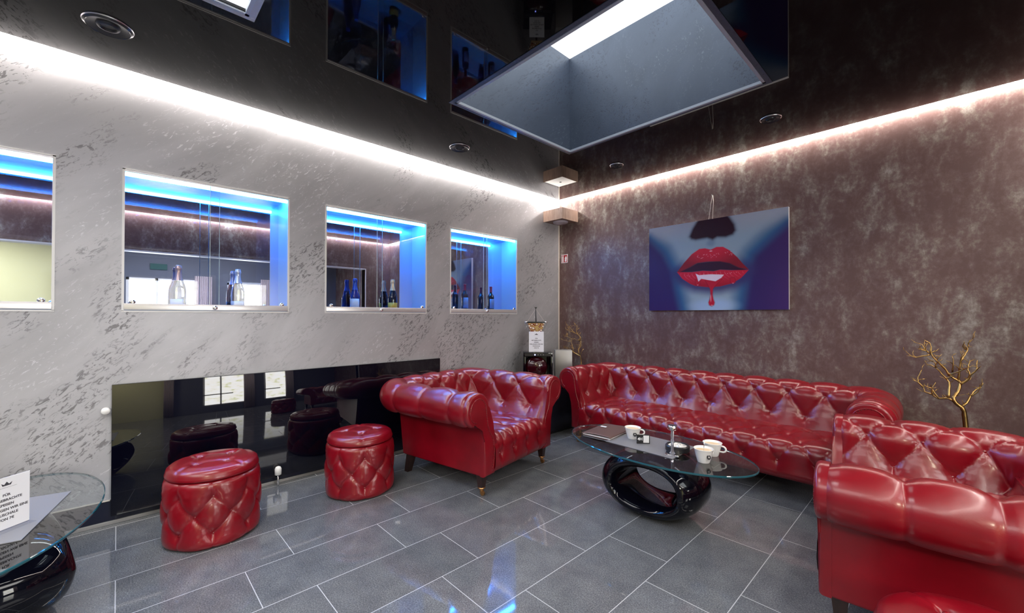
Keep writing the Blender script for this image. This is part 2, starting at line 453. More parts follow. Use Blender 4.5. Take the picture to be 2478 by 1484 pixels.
bm = bmesh.new(); box(bm, (XB, Y0, 0), (XB+.12, -5.05, 2.75))
struct(bm_obj('wall_far', bm, 'yellow'))
bm = bmesh.new()
WN = [(-4.10, -2.78, .35, 2.04), (-2.42, -1.6, .35, 2.02)]
box(bm, (XB, -5.05, 0), (XB+.12, 0, .35)); box(bm, (XB, -5.05, 2.04), (XB+.12, 0, 2.75))
box(bm, (XB, -5.05, .35), (XB+.12, WN[0][0], 2.04)); box(bm, (XB, WN[0][1], .35), (XB+.12, WN[1][0], 2.04)); box(bm, (XB, WN[1][1], .35), (XB+.12, 0, 2.04))
struct(bm_obj('wall_back', bm, 'greyback'))

# skylight shafts
for k, (x0, y0, x1, y1) in enumerate(SK):
    T = 3.655; e = empty('window_%d' % (k+1), ((x0+x1)/2, (y0+y1)/2, H)); struct(e)
    e['label'] = ['skylight with plaster shaft above the coffee table', 'second skylight at the top left edge of the ceiling'][k]
    cx, cy = (x0+x1)/2, (y0+y1)/2
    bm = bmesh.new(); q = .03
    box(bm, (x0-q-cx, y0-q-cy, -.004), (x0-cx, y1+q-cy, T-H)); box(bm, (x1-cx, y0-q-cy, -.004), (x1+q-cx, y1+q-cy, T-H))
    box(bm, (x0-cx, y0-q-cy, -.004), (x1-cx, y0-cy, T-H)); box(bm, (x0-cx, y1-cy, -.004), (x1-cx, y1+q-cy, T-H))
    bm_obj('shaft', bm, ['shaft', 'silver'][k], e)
    boxo('pane', (x0-q-cx, y0-q-cy, T-H), (x1+q-cx, y1+q-cy, T-H+.02), ['sky', 'sky2'][k], e)
    bm = bmesh.new(); w = .018
    for a, b in (((x0-cx, y0-cy), (x1-cx, y0+w-cy)), ((x0-cx, y1-w-cy), (x1-cx, y1-cy)), ((x0-cx, y0-cy), (x0+w-cx, y1-cy)), ((x1-w-cx, y0-cy), (x1-cx, y1-cy))):
        box(bm, (*a, -.008), (*b, .010))
    bm_obj('window_frame', bm, pbr('shaft_edge', (.42, .46, .52), .4), e)

# far windows in the opposite room, seen in the mirrors
for k, (a, b, z0, z1) in enumerate(WN):
    e = empty('window_%d' % (k+3), (XB, (a+b)/2, z0)); struct(e); c = (a+b)/2
    boxo('pane', (.06, a-c, 0), (.08, b-c, z1-z0), 'daylight', e)
    bm = bmesh.new()
    for y in ([a, (2*a+b)/3+.0, b-.05] if k == 0 else [a, b-.04]): box(bm, (.0, y-c, 0), (.05, y+.045-c, z1-z0))
    box(bm, (0, a-c, 0), (.05, b-c, .05)); box(bm, (0, a-c, z1-z0-.05), (.05, b-c, z1-z0)); box(bm, (0, a-c, .55), (.05, (b-c)*.2, .6))
    bm_obj('window_frame', bm, 'white', e)
for (a, b, lab) in ((-3.02, -2.72, 'pale pleated curtain hanging at the right of the wide far window'), (-1.78, -1.52, 'pale pleated curtain hanging at the narrow far window'), (-5.04, -4.8, 'pale pleated curtain beside the yellow far wall')):
    n = 90; P = np.zeros((n, 2, 3))
    for i in range(n):
        y = a+(b-a)*i/(n-1); x = XB-.10+.025*math.sin(i*.62)
        P[i, 0] = (x, y, .03); P[i, 1] = (x, y, 2.12)
    o = grid_mesh('curtain', P, 'curtain'); md = o.modifiers.new('s', 'SOLIDIFY'); md.thickness = .004
    tag(o, lab, 'curtain')
o = boxo('exit_sign', (XB-.02, -3.74, 2.22), (XB-.003, -3.47, 2.34), 'green'); tag(o, 'small green exit sign high on the far wall, reflected in the niche mirrors', 'sign')

# skirtings, corner seam
bm = bmesh.new(); box(bm, (-.02, Y0, 0), (-.004, 0, .15)); struct(bm_obj('baseboard_left', bm, 'navy'))
bm = bmesh.new(); box(bm, (-.03, Y0, 0), (.004, 0, .022), .002); struct(bm_obj('trim_2', bm, 'steel'))
bm = bmesh.new(); box(bm, (0, Y0, .145), (.004, -4.24, .152)); struct(bm_obj('trim_3', bm, 'warmwhite'))
bm = bmesh.new(); box(bm, (-.002, -.010, .15), (.010, .002, 2.9)); struct(bm_obj('trim_4', bm, 'warmwhite'))
bm = bmesh.new(); box(bm, (.02, -.014, 0), (W, 0, .07), .002); struct(bm_obj('baseboard_right', bm, 'navy'))
bm = bmesh.new(); box(bm, (W-.014, OPY1+.02, 0), (W, -.015, .07), .002); struct(bm_obj('baseboard_opposite', bm, 'navy'))

# cove light strips hidden in the gap above the ceiling edge
LZ = H+.012
def strip(a, b, lab):
    o = boxo('light_strip', a, b, 'led'); tag(o, lab, 'light', 'white cove light strips')
strip((0, Y0+.05, LZ), (.062, -.062, LZ+.012), 'white light strip glowing along the top of the silver wall')
strip((0, -.062, LZ), (W, 0, LZ+.012), 'white light strip glowing along the top of the brown wall')
strip((W-.062, Y0+.05, LZ), (W, -.062, LZ+.012), 'white light strip along the top of the wall behind the camera')

# ------------------------------------------------------------------ display niches
def niche(y0, y1, lab):
    yc = (y0+y1)/2; h = (y1-y0)/2; zh = NZ1-NZ0
    e = empty('display_niche', (0, yc, NZ0), 0, lab, 'display niche', 'mirrored display niches in the silver wall')
    bm = bmesh.new(); t = .006
    box(bm, (-ND, -h, 0), (-.001, -h+t, zh)); box(bm, (-ND, h-t, 0), (-.001, h, zh))
    box(bm, (-ND, -h+t, 0), (-.001, h-t, t)); box(bm, (-ND, -h+t, zh-t), (-.001, h-t, zh))
    bm_obj('lining', bm, 'niche', e)
    boxo('mirror', (-ND, -h+t, t), (-ND+.004, h-t, zh-t), 'mirror', e)
    boxo('light_strip', (-.040, -h+t, zh-.030), (-.022, h-t, zh-.012), 'blueled', e)
    boxo('bottom_rail', (-.022, -h+.004, .004), (.010, h-.004, .044), 'alu', e, bev=.003)
    boxo('top_rail', (-.022, -h+.004, zh-.014), (.006, h-.004, zh-.001), 'alu', e, bev=.002)
    bm = bmesh.new(); box(bm, (-.004, -h-.006, -.004), (.004, -h+.006, zh+.006)); box(bm, (-.004, h-.006, -.004), (.004, h+.006, zh+.006))
    box(bm, (-.004, -h-.006, -.010), (.004, h+.006, -.001)); box(bm, (-.004, -h-.006, zh), (.004, h+.006, zh+.008))
    bm_obj('edge_frame', bm, 'white', e)
    for s, x in ((-1, -.016), (1, -.006)):
        a, b = (-h+.008, .028) if s < 0 else (-.028, h-.008)
        g = boxo('sliding_glass_door', (x-.003, a, .044), (x+.001, b, zh-.014), 'glass', e)
        bm = bmesh.new(); ye = b-.002 if s < 0 else a-.001
        box(bm, (x-.0032, ye, .044), (x+.0014, ye+.003, zh-.014)); bm_obj('polished_edge', bm, pbr('pale_glass_edge', (.55, .68, .70), .1), g)
    bm = bmesh.new(); lathe(bm, [(0, .026), (.012, .026), (.015, .022), (.015, 0)], 20)
    bmesh.ops.transform(bm, matrix=Matrix.Translation((.008, .0, .022)) @ Matrix.Rotation(PI/2, 4, 'Y'), verts=bm.verts)
    bm_obj('lock', bm, 'chrome', e, smooth=True)
    for s in (-1, 1):
        bm = bmesh.new(); lathe(bm, [(0, .008), (.013, .008), (.016, .004), (.016, 0)], 20)
        bmesh.ops.transform(bm, matrix=Matrix.Translation((.0, s*(h-.045), .052)) @ Matrix.Rotation(PI/2, 4, 'Y'), verts=bm.verts)
        bm_obj('roller', bm, 'chrome', e, smooth=True)
    return e
for (a, b), lab in zip(NICHES, ('blue lit display niche cut off by the left edge of the photo, without bottles', 'wide blue lit display niche holding two clear champagne bottles',
        'blue lit display niche holding a blue bottle and a yellow-labelled champagne', 'blue lit display niche nearest the corner holding two dark wine bottles')):
    niche(a, b, lab)

# bottles
def sparkling(y, h, glass, foil, lab, label, labz=(.045, .12), cat='bottle', lw=1.1, x=-.165):
    e = empty('champagne_bottle', (x, y, NZ0+.0065), 0, label, cat)
    s = h/.315
    latheo('bottle_body', [(0, .006), (.02, .002), (.040, 0), (.0435, .006), (.0435, .12*s), (.0425, .145*s), (.037, .175*s), (.027, .205*s), (.0195, .235*s), (.0165, .262*s), (.0160, .285*s), (.0, .286*s)], glass, e, 36, cap=False)
    latheo('foil', [(.0275, .207*s), (.0205, .235*s), (.0178, .262*s), (.0178, .283*s), (.0205, .287*s), (.0205, .297*s), (.0185, .303*s), (.0185, .312*s), (.014, .315*s), (0, .315*s)], foil, e, 28, cap=False)
    bm = bmesh.new(); a0, a1 = -lw, lw; n = 16
    A = [bm.verts.new((.0442*math.cos(a0+(a1-a0)*i/n), .0442*math.sin(a0+(a1-a0)*i/n), labz[0])) for i in range(n+1)]
    B = [bm.verts.new((.0442*math.cos(a0+(a1-a0)*i/n), .0442*math.sin(a0+(a1-a0)*i/n), labz[1])) for i in range(n+1)]
    for i in range(n): bm.faces.new((A[i], A[i+1], B[i+1], B[i]))
    o = bm_obj('bottle_label', bm, lab, e, smooth=True); md = o.modifiers.new('s', 'SOLIDIFY'); md.thickness = .0008; md.offset = 0
    o.rotation_euler.z = -.55
    return e
sparkling(-3.908, .312, 'bottle_clear', 'foil_pink', 'lab_grey', 'clear champagne bottle with a rose foil neck, left one in the wide niche', (.03, .075))
sparkling(-3.557, .312, 'bottle_clear', 'foil_silver', 'lab_grey', 'faceted clear champagne bottle with a lilac silver foil neck, right one in the wide niche', (.03, .07), lw=1.4)
sparkling(-2.659, .298, 'bottle_blue', 'foil_blue', 'lab_white', 'blue sparkling wine bottle with a whitish label in the third niche', (.03, .115))
sparkling(-2.290, .312, 'bottle_dark', 'foil_gold', 'lab_yellow', 'dark champagne bottle with a yellow label and pale gold foil', (.03, .088), lw=1.5)
def wine(y, h, lab, label, labz, x=-.165):
    e = empty('wine_bottle', (x, y, NZ0+.0065), 0, label, 'bottle')
    s = h/.30
    latheo('bottle_body', [(0, .012), (.02, .004), (.034, 0), (.0375, .005), (.0375, .175*s), (.036, .190*s), (.028, .205*s), (.018, .218*s), (.0145, .232*s), (.014, .292*s), (0, .292*s)], 'bottle_dark', e, 36, cap=False)
    latheo('foil', [(.0152, .235*s), (.0148, .285*s), (.0165, .287*s), (.0165, .297*s), (.013, .300*s), (0, .300*s)], 'foil_red', e, 24, cap=False)
    bm = bmesh.new(); n = 16; a0, a1 = -1.1, 1.1
    A = [bm.verts.new((.0382*math.cos(a0+(a1-a0)*i/n), .0382*math.sin(a0+(a1-a0)*i/n), labz[0])) for i in range(n+1)]
    B = [bm.verts.new((.0382*math.cos(a0+(a1-a0)*i/n), .0382*math.sin(a0+(a1-a0)*i/n), labz[1])) for i in range(n+1)]
    for i in range(n): bm.faces.new((A[i], A[i+1], B[i+1], B[i]))
    o = bm_obj('bottle_label', bm, lab, e, smooth=True); md = o.modifiers.new('s', 'SOLIDIFY'); md.thickness = .0008; md.offset = 0
    return e
wine(-1.421, .316, 'lab_blue', 'dark red wine bottle with a tall blue label, left one in the corner niche', (.05, .165))
wine(-1.040, .306, 'lab_blue', 'dark red wine bottle with a handwritten-style label, right one in the corner niche', (.05, .16))

# ------------------------------------------------------------------ black glass panel and its valves
o = boxo('glass_panel_radiator', (.002, -4.236, .060), (.036, -1.878, .855), 'blackglass', bev=.002)
tag(o, 'long low black glossy glass panel on the silver wall', 'wall panel')
e = empty('radiator_valve', (0, -4.262, .70), 0, 'small white thermostat knob at the upper left edge of the black glass panel', 'valve')
bm = bmesh.new(); lathe(bm, [(0, 0), (.018, 0), (.021, .01), (.021, .045), (.016, .055), (0, .055)], 20)
bmesh.ops.transform(bm, matrix=Matrix.Rotation(PI/2, 4, 'Y'), verts=bm.verts); bm_obj('knob', bm, 'white', e, smooth=True)
e = empty('pipe_valve', (.06, -3.333, .0), 0, 'small chrome pipe valve under the black glass panel beside the right stool', 'valve')
bm = bmesh.new(); lathe(bm, [(.007, 0), (.007, .085)], 12); bm_obj('pipe', bm, 'chrome', e, smooth=True)
bm = bmesh.new(); lathe(bm, [(0, .148), (.016, .142), (.023, .128), (.023, .085), (.018, .082), (0, .082)], 20); bm_obj('valve_cap', bm, 'porcelain', e, smooth=True)

# ------------------------------------------------------------------ tufting
def tuft(X, V, rows, c, A=.028, top_fade=.14, bot_fade=.12, bdeep=.026, wr=.0016, keep=.65, crease=.0085):
    """X lattice column coordinate, V arc length; rows: list of (v, phase). Height of buttoned padding over its ground:
    smooth leather panels, thin folds running from button to button, deep dimples at the buttons."""
    c = float(c)
    def fold(d, k): return k*(crease*np.exp(-(d/.0075)**1.1)+.0075*np.exp(-d/.040))
    G = np.zeros_like(X)
    v0, p0 = rows[0]; d = np.abs(X-p0-np.round(X-p0))*c
    f = np.exp(-np.clip(v0-V, 0, None)/bot_fade); G = np.where(V <= v0, fold(d, f), G)
    v1, p1 = rows[-1]; d = np.abs(X-p1-np.round(X-p1))*c
    f = keep+(1-keep)*np.exp(-np.clip(V-v1, 0, None)/top_fade); G = np.where(V >= v1, fold(d, f), G)
    for (va, pa), (vb, pb) in zip(rows, rows[1:]):
        m = (V >= va) & (V <= vb); w = (V-va)/(vb-va)
        u1 = X-pa-.5*w; u2 = X-pa+.5*w
        slope = 1/math.sqrt(1+(.5*c/(vb-va))**2)
        d = np.minimum(np.abs(u1-np.round(u1)), np.abs(u2-np.round(u2)))*c*slope
        G = np.where(m, fold(d, 1.), G)
    H_ = A-G
    for (vb, pb) in rows:
        dx = (X-pb-np.round(X-pb))*c; dv = V-vb; r = np.hypot(dx, dv); an = np.arctan2(dv, dx)
        H_ -= bdeep*np.exp(-(r/.036)**1.25)
        H_ += wr*np.cos(an*13+np.round(X-pb)*1.7)*np.exp(-((r-.045)/.026)**2)
    return H_

def button_mesh():
    bm = bmesh.new(); lathe(bm, [(0, .0065), (.005, .006), (.0085, .0035), (.0095, 0), (.0085, -.003)], 12, cap=False)
    bmesh.ops.recalc_face_normals(bm, faces=bm.faces)
    me = bpy.data.meshes.new('button'); bm.to_mesh(me); bm.free(); me.materials.append(M['leather'])
    me.polygons.foreach_set('use_smooth', [True]*len(me.polygons)); return me
BTN = button_mesh()
def put_button(parent, p, n):
    o = bpy.data.objects.new('button', BTN); COL.objects.link(o); o.parent = parent
    o.matrix_local = Matrix.Translation(p) @ Vector(n).to_track_quat('Z', 'Y').to_matrix().to_4x4()

def cumlen(P): return np.concatenate([[0], np.cumsum(np.hypot(*np.diff(P, axis=0).T))])

def chesterfield(name, loc, rz, w, xf, xb, na, nb, label, cat, nseat_rows, rear_straight=False, Rc=.13, zc=.628, rr=.104, oc=.068, rake=0., ph=.5):
    xr = xb-rake
    """local frame: x forward, y left. outer side panels at y=+-w, rear panel at x=xb, front at x=xf."""
    root = empty(name, loc, rz, label, cat)
    Z0, SEAT = .150, .395
    # --- path round the outer panel plane, from right... start at +y arm front
    def arc(cx, cy, a0, a1, n=14): return [(cx+Rc*math.cos(a0+(a1-a0)*i/n), cy+Rc*math.sin(a0+(a1-a0)*i/n)) for i in range(n+1)]
    ds = .011
    def seg(p, q):
        n = max(2, int(math.dist(p, q)/ds)); return [(p[0]+(q[0]-p[0])*i/n, p[1]+(q[1]-p[1])*i/n) for i in range(n)]
    pts = seg((xf-.02, w), (xr+Rc, w))+arc(xr+Rc, w-Rc, PI/2, PI, 22)[:-1]+seg((xr, w-Rc), (xr, -w+Rc))+arc(xr+Rc, -w+Rc, PI, 1.5*PI, 22)[:-1]+seg((xr+Rc, -w), (xf-.02, -w))+[(xf-.02, -w)]
    Pp = np.array(pts); S = cumlen(Pp)
    T = np.gradient(Pp, axis=0); T /= np.linalg.norm(T, axis=1)[:, None]
    Nn = np.stack([T[:, 1], -T[:, 0]], 1)          # outward normal
    if np.dot(Nn[0], (0, 1)) < 0: Nn = -Nn
    La = (xf-.02-xr-Rc)+Rc*PI/4; Ltot = S[-1]; Lb = Ltot-2*La
    X = np.where(S < La, na*S/La, np.where(S < La+Lb, na+nb*(S-La)/Lb, na+nb+na*(S-La-Lb)/La))
    # --- profile (o outward, z)
    prof = [(-.150+(oc-rr+.150)*math.sin(k/8*PI/2)**1.3, .30+(zc-.012-.30)*k/8) for k in range(9)]
    for i in range(0, 27):
        a = PI - (PI*1.30)*i/26
        prof.append((oc+rr*math.cos(a), zc+rr*math.sin(a)))
    pr = np.array(prof); l = cumlen(pr); n = int(l[-1]/.011)
    lv = np.linspace(0, l[-1], n); O = np.interp(lv, l, pr[:, 0]); Zp = np.interp(lv, l, pr[:, 1])
    tp = np.stack([np.gradient(O), np.gradient(Zp)], 1); tp /= np.linalg.norm(tp, axis=1)[:, None]
    npf = np.stack([-tp[:, 1], tp[:, 0]], 1)       # normal pointing inward/up
    v_at = lambda oz: float(lv[np.argmin(np.hypot(O-oz[0], Zp-oz[1]))])
    vr1 = float(lv[np.argmin(np.abs(Zp-.490)+9*(O > .02))]); vr2 = v_at((oc+rr*math.cos(math.radians(163)), zc+rr*math.sin(math.radians(163)))); vr3 = v_at((oc+rr*math.cos(math.radians(95)), zc+rr))
    XX, VV = np.meshgrid(X, lv, indexing='ij')
    c = (Lb/nb)*.86
    rows = [(vr1, ph), (vr2, .5-ph), (vr3, ph)]
    A = .028
    Ht = tuft(XX, VV, rows, c, A, bot_fade=.05)
    # fade padding out at the arm fronts so that it rolls onto the scroll
    se = np.minimum(S, Ltot-S); fe = np.clip(se/.045, 0, 1); fe = np.sqrt(1-(1-fe)**2)
    edge = (np.clip(X, 0, .35)/.35)*(np.clip(2*na+nb-X, 0, .35)/.35)
    Ht = Ht*fe[:, None]+.012*(1-fe[:, None])
    Oo = O[None, :]+Ht*npf[None, :, 0]; Zz = Zp[None, :]+Ht*npf[None, :, 1]
    # the back leans: low points of the rear run sit further forward
    lean = rake*np.clip((zc-Zz)/(zc-.15), 0, 1)*np.clip((xr+.45-Pp[:, 0])/.45, 0, 1)[:, None]
    G3 = np.stack([Pp[:, 0][:, None]+Nn[:, 0][:, None]*Oo+lean, Pp[:, 1][:, None]+Nn[:, 1][:, None]*Oo, Zz], -1)
    up_ = grid_mesh('tufted_back_and_arms', G3, 'leather', root)
    for (v, ph) in rows:
        k = int(np.argmin(np.abs(lv-v)))
        for j in range(0, 2*na+nb+1):
            xv = j+ph
            if xv < .3 or xv > 2*na+nb-.3: continue
            i = int(np.argmin(np.abs(X-xv))); p = G3[i, k]
            nn = (Nn[i, 0]*npf[k, 0], Nn[i, 1]*npf[k, 0], npf[k, 1]); put_button(up_, p, nn)
    # --- outer shell
    bm = bmesh.new(); d = .045
    box(bm, (xb+.02, -w+.02, Z0+.004), (xf-.035, w-.02, .34), .004)
    side = [(xf-.02, Z0), (xf-.02, zc-.04), (xb-rake, zc-.04), (xb, Z0)]
    for y0_, y1_ in ((w-d, w), (-w, -w+d)):
        n0 = len(bm.edges); fs = prism(bm, side, y0_, y1_, axis=1)
        bmesh.ops.bevel(bm, geom=list({e_ for f in fs for e_ in f.edges}), offset=.010, segments=2, affect='EDGES')
    prism(bm, [(xb+.004, Z0), (xb+.06, Z0), (xb+.06-rake, zc-.05), (xb+.004-rake, zc-.05)], -w+.03, w-.03, axis=1)
    bm_obj('outer_shell', bm, 'leather', root, sharp=40)
    # --- arm front scrolls with piping and nail trim
    def scroll(s):
        ins = .0
        out = [(-.010, Z0), (0, Z0+.02)]
        a_end = -.30*PI
        P2 = []
        for (o_, z_) in [(-.118, Z0), (-.138, .25), (-.146, .34), (-.130, .42), (oc-rr-.035, .51)]: P2.append((o_, z_))
        for i in range(0, 25):
            a = PI-(PI*1.36)*i/24; P2.append((oc+(rr+.016)*math.cos(a), zc+(rr+.016)*math.sin(a)))
        P2 += [(.006, zc-rr-.022), (.002, .40), (.002, Z0)]
        return P2
    P2 = scroll(1)
    for s in (1, -1):
        bm = bmesh.new(); prism(bm, [(s*(w+o_), z_) for o_, z_ in P2], xf-.03, xf+.014, axis=0)
        es = [e_ for e_ in bm.edges if all(abs(v.co.x-(xf+.014)) < 1e-4 for v in e_.verts)]
        bmesh.ops.bevel(bm, geom=es, offset=.022, segments=4, profile=.6, affect='EDGES')
        sc_ = bm_obj('arm_front', bm, 'leather', root, sharp=50)
        # piping and nails follow an inset outline
        q = np.array(P2[:-1]); ce = np.array([oc, zc])
        l2 = cumlen(q); tt = np.linspace(0, l2[-1], 260); qo = np.interp(tt, l2, q[:, 0]); qz = np.interp(tt, l2, q[:, 1])
        tx, tz = np.gradient(qo), np.gradient(qz); ln = np.hypot(tx, tz); nx, nz = tz/ln, -tx/ln
        ins = .036
        io, iz = qo+nx*ins, qz+nz*ins
        keep = (qz > Z0+.02) & (io < .2)
        lo = io[keep]; lz = iz[keep]
        # smooth the inset line
        ker = np.ones(9)/9; lo = np.convolve(np.pad(lo, 4, 'edge'), ker, 'valid'); lz = np.convolve(np.pad(lz, 4, 'edge'), ker, 'valid')
        lim = int(len(lo)*.84)
        lo, lz = lo[:lim], lz[:lim]
        tubeo('piping', [(xf+.013, s*(w+a_), b_) for a_, b_ in zip(lo[::3], lz[::3])], .0045, 'leather', sc_, 6)
        bm = bmesh.new(); l3 = cumlen(np.stack([lo, lz], 1)); tn = np.arange(0, l3[-1], .0165)
        for a_, b_ in zip(np.interp(tn, l3, lo), np.interp(tn, l3, lz)):
            a2 = a_+.010*(1 if b_ < zc-.1 else .6)
            bmesh.ops.create_uvsphere(bm, u_segments=6, v_segments=4, radius=.0036, matrix=Matrix.Translation((xf+.0145, s*(w+a2), b_-.004)) @ Matrix.Diagonal((.6, 1, 1, 1)))
        bm_obj('nail_trim', bm, 'nail', sc_, smooth=True)
    # --- seat
    yi = w-.105; sx0 = xb+.10; r = .075
    sp_ = [(sx0, SEAT-.01)]+[(sx0+(xf-r-sx0)*i/6, SEAT) for i in range(1, 7)]
    for i in range(1, 9):
        a = PI/2*(1-i/8); sp_.append((xf-r+r*math.cos(a), SEAT-r+r*math.sin(a)))
    sp_ += [(xf+.002, .25), (xf-.004, Z0+.015), (xf-.012, Z0)]
    pr = np.array(sp_); l = cumlen(pr); n = int(l[-1]/.011); lv = np.linspace(0, l[-1], n)
    A_ = np.interp(lv, l, pr[:, 0]); B_ = np.interp(lv, l, pr[:, 1])
    tp = np.stack([np.gradient(A_), np.gradient(B_)], 1); tp /= np.linalg.norm(tp, axis=1)[:, None]; npf = np.stack([-tp[:, 1], tp[:, 0]], 1)
    yv = np.arange(-yi, yi+.006, .011); Xs = (yv+yi)/(2*yi)*nb
    XX, VV = np.meshgrid(Xs, lv, indexing='ij')
    vlast = float(lv[np.argmin(np.abs(A_-xf)+np.abs(B_-.275))])
    vtop = xf-r-sx0; rows = []
    gap = (vlast-.12)/nseat_rows
    sp0 = 0. if nseat_rows % 2 else .5
    for k in range(nseat_rows+1): rows.append((.12+gap*k, (sp0+.5*k) % 1.0))
    cs = 2*yi/nb
    Hs = tuft(XX, VV, rows, cs, .026, bdeep=.022, top_fade=.10, bot_fade=.2)
    ff = np.clip((lv[-1]-lv)/.05, 0, 1); Hs = Hs*ff[None, :]
    G3 = np.stack([A_[None, :]+Hs*npf[None, :, 0], np.repeat(yv[:, None], len(lv), 1), B_[None, :]+Hs*npf[None, :, 1]], -1)
    st = grid_mesh('tufted_seat', G3, 'leather', root)
    for v, p_ in rows:
        k = int(np.argmin(np.abs(lv-v)))
        for j in range(nb+1):
            xv = j+p_
            if xv < .25 or xv > nb-.25: continue
            i = int(np.argmin(np.abs(Xs-xv))); put_button(st, G3[i, k], (npf[k, 0], 0, npf[k, 1]))
    # --- legs
    for s in (1, -1):
        bm = bmesh.new(); yc, xc = s*(w-.045), xf-.055
        def tap(z0, z1, h0, h1, dx=0, x=xc):
            vs = []
            for z, hh, xx in ((z1, h1, x), (z0, h0, x+dx)):
                vs.append([bm.verts.new((xx+a*hh, yc+b*hh, z)) for a, b in ((-1, -1), (1, -1), (1, 1), (-1, 1))])
            for i in range(4): bm.faces.new((vs[0][i], vs[0][(i+1) % 4], vs[1][(i+1) % 4], vs[1][i]))
            bm.faces.new(vs[0]); bm.faces.new(vs[1])
        tap(.058, Z0+.01, .019, .029)
        lg = bm_obj('leg', bm, 'darkwood', root)
        bm = bmesh.new(); lathe(bm, [(.026, .060), (.028, .056), (.026, .052), (.015, .046), (.012, .030), (.006, .026)], 16, (xc, yc))
        r_ = bmesh.ops.create_cone(bm, cap_ends=True, segments=18, radius1=.0165, radius2=.0165, depth=.014, matrix=Matrix.Translation((xc+.010, yc, .0167)) @ Matrix.Rotation(PI/2, 4, 'X'))
        box(bm, (xc-.006, yc-.010, .014), (xc+.012, yc-.0075, .034)); box(bm, (xc-.006, yc+.0075, .014), (xc+.012, yc+.010, .034))
        bm_obj('caster', bm, 'brass', lg, sharp=40)
        bm = bmesh.new(); tap(0, Z0+.01, .021, .029, dx=-.045, x=xb+.06); bm_obj('leg', bm, 'darkwood', root)
    return root

th = math.radians(10.5)
chesterfield('armchair', (.812, -1.992, 0), th, .45, .410, -.450, 3, 4, 'red tufted leather armchair with its back to the black panel, left of the coffee table', 'armchair', 3, rake=.06)
th2 = math.radians(185.5)
chesterfield('armchair', (3.535, -1.64, 0), th2, .46, .405, -.30, 3, 3, 'large red tufted leather armchair in the right foreground, seen from its side', 'armchair', 3, zc=.600, rr=.094, ph=0.)
chesterfield('chesterfield_sofa', (2.02, -.455, 0), -PI/2, 1.13, .40, -.250, 3, 9, 'long red tufted leather sofa along the brown wall under the lips picture', 'sofa', 3, Rc=.13, oc=.045, zc=.630)

# ------------------------------------------------------------------ stools
def stool(loc, rz, label):
    e = empty('stool', loc, rz, label, 'stool', 'red buttoned drum stools')
    def part(name, prof, rows, nc, A, ntop=False):
        pr = np.array(prof); l = cumlen(pr); n = int(l[-1]/.009); lv = np.linspace(0, l[-1], n)
        R = np.interp(lv, l, pr[:, 0]); Z = np.interp(lv, l, pr[:, 1])
        tp = np.stack([np.gradient(R), np.gradient(Z)], 1); tp /= np.linalg.norm(tp, axis=1)[:, None]; nf = np.stack([tp[:, 1], -tp[:, 0]], 1)
        nu = 160; th_ = np.linspace(0, 2*PI, nu, endpoint=False); X = th_/(2*PI)*nc
        return lv, R, Z, nf, th_, X
    prof = [(.10, .012), (.205, .012), (.222, .022), (.228, .05), (.231, .12), (.232, .22), (.229, .30), (.222, .345), (.205, .362), (.18, .364)]
    lv, R, Z, nf, th_, X = part('body', prof, None, 8, .02)
    XX, VV = np.meshgrid(X, lv, indexing='ij')
    vz = lambda z: float(lv[np.argmin(np.where(R > .2, np.abs(Z-z), 9))])
    rows = [(vz(.085), .5), (vz(.185), 0.), (vz(.285), .5)]
    Hh = tuft(XX, VV, rows, .18, .016, bdeep=.019, top_fade=.06, bot_fade=.06, wr=.001, keep=.1)
    fade = np.clip((R-.19)/.02, 0, 1); Hh *= fade[None, :]
    Rr = R[None, :]+Hh*nf[None, :, 0]; Zz = Z[None, :]+Hh*nf[None, :, 1]
    G3 = np.stack([Rr*np.cos(th_)[:, None], Rr*np.sin(th_)[:, None], Zz], -1)
    b = grid_mesh('body', G3, 'leather', e, closed_u=True)
    for v, p in rows:
        k = int(np.argmin(np.abs(lv-v)))
        for j in range(8):
            i = int(np.argmin(np.abs(X-((j+p) % 8)))); put_button(b, G3[i, k], (math.cos(th_[i]), math.sin(th_[i]), 0))
    # lid
    nr, nu = 46, 128; th_ = np.linspace(0, 2*PI, nu, endpoint=False)
    prof = np.array([(.0005, .432), (.10, .430), (.17, .424), (.205, .414), (.224, .398), (.229, .382), (.224, .368), (.208, .360), (.19, .358)])
    l = cumlen(prof); lv = np.linspace(0, l[-1], nr); R = np.interp(lv, l, prof[:, 0]); Z = np.interp(lv, l, prof[:, 1])
    XY = np.stack([R[None, :]*np.cos(th_)[:, None], R[None, :]*np.sin(th_)[:, None]], -1)
    btn = [(.105*math.cos(a), .105*math.sin(a)) for a in (.3, .3+PI/2, .3+PI, .3+1.5*PI)]
    Hh = np.full(XY.shape[:2], .012)
    for i in range(4):
        a, c = np.array(btn[i]), np.array(btn[(i+1) % 4]); ab = c-a
        t_ = np.clip(((XY-a) @ ab)/(ab @ ab), 0, 1); dd = np.linalg.norm(XY-a-t_[..., None]*ab, axis=-1)
        Hh -= .006*np.exp(-(dd/.012)**2)
        rd = a/np.linalg.norm(a); t_ = np.clip((XY-a) @ rd, 0, .2); dd = np.linalg.norm(XY-a-t_[..., None]*rd, axis=-1)
        Hh -= .006*np.exp(-(dd/.010)**2)*(R[None, :] > .1)
        Hh -= .016*np.exp(-(np.linalg.norm(XY-a, axis=-1)/.028)**2)
    Hh *= (R[None, :] < .222)
    G3 = np.stack([XY[..., 0], XY[..., 1], Z[None, :]+Hh], -1)
    ld = grid_mesh('lid', G3, 'leather', e, closed_u=True)
    for q in btn:
        put_button(ld, (q[0], q[1], .4265), (0, 0, 1))
    return e
SR = .236
st1 = stool((.0, .0, 0), .2, 'x')
def pstool(o, loc, rz, lab): o.location = loc; o.rotation_euler.z = rz; o['label'] = lab
st2 = dup(st1); st3 = dup(st1)
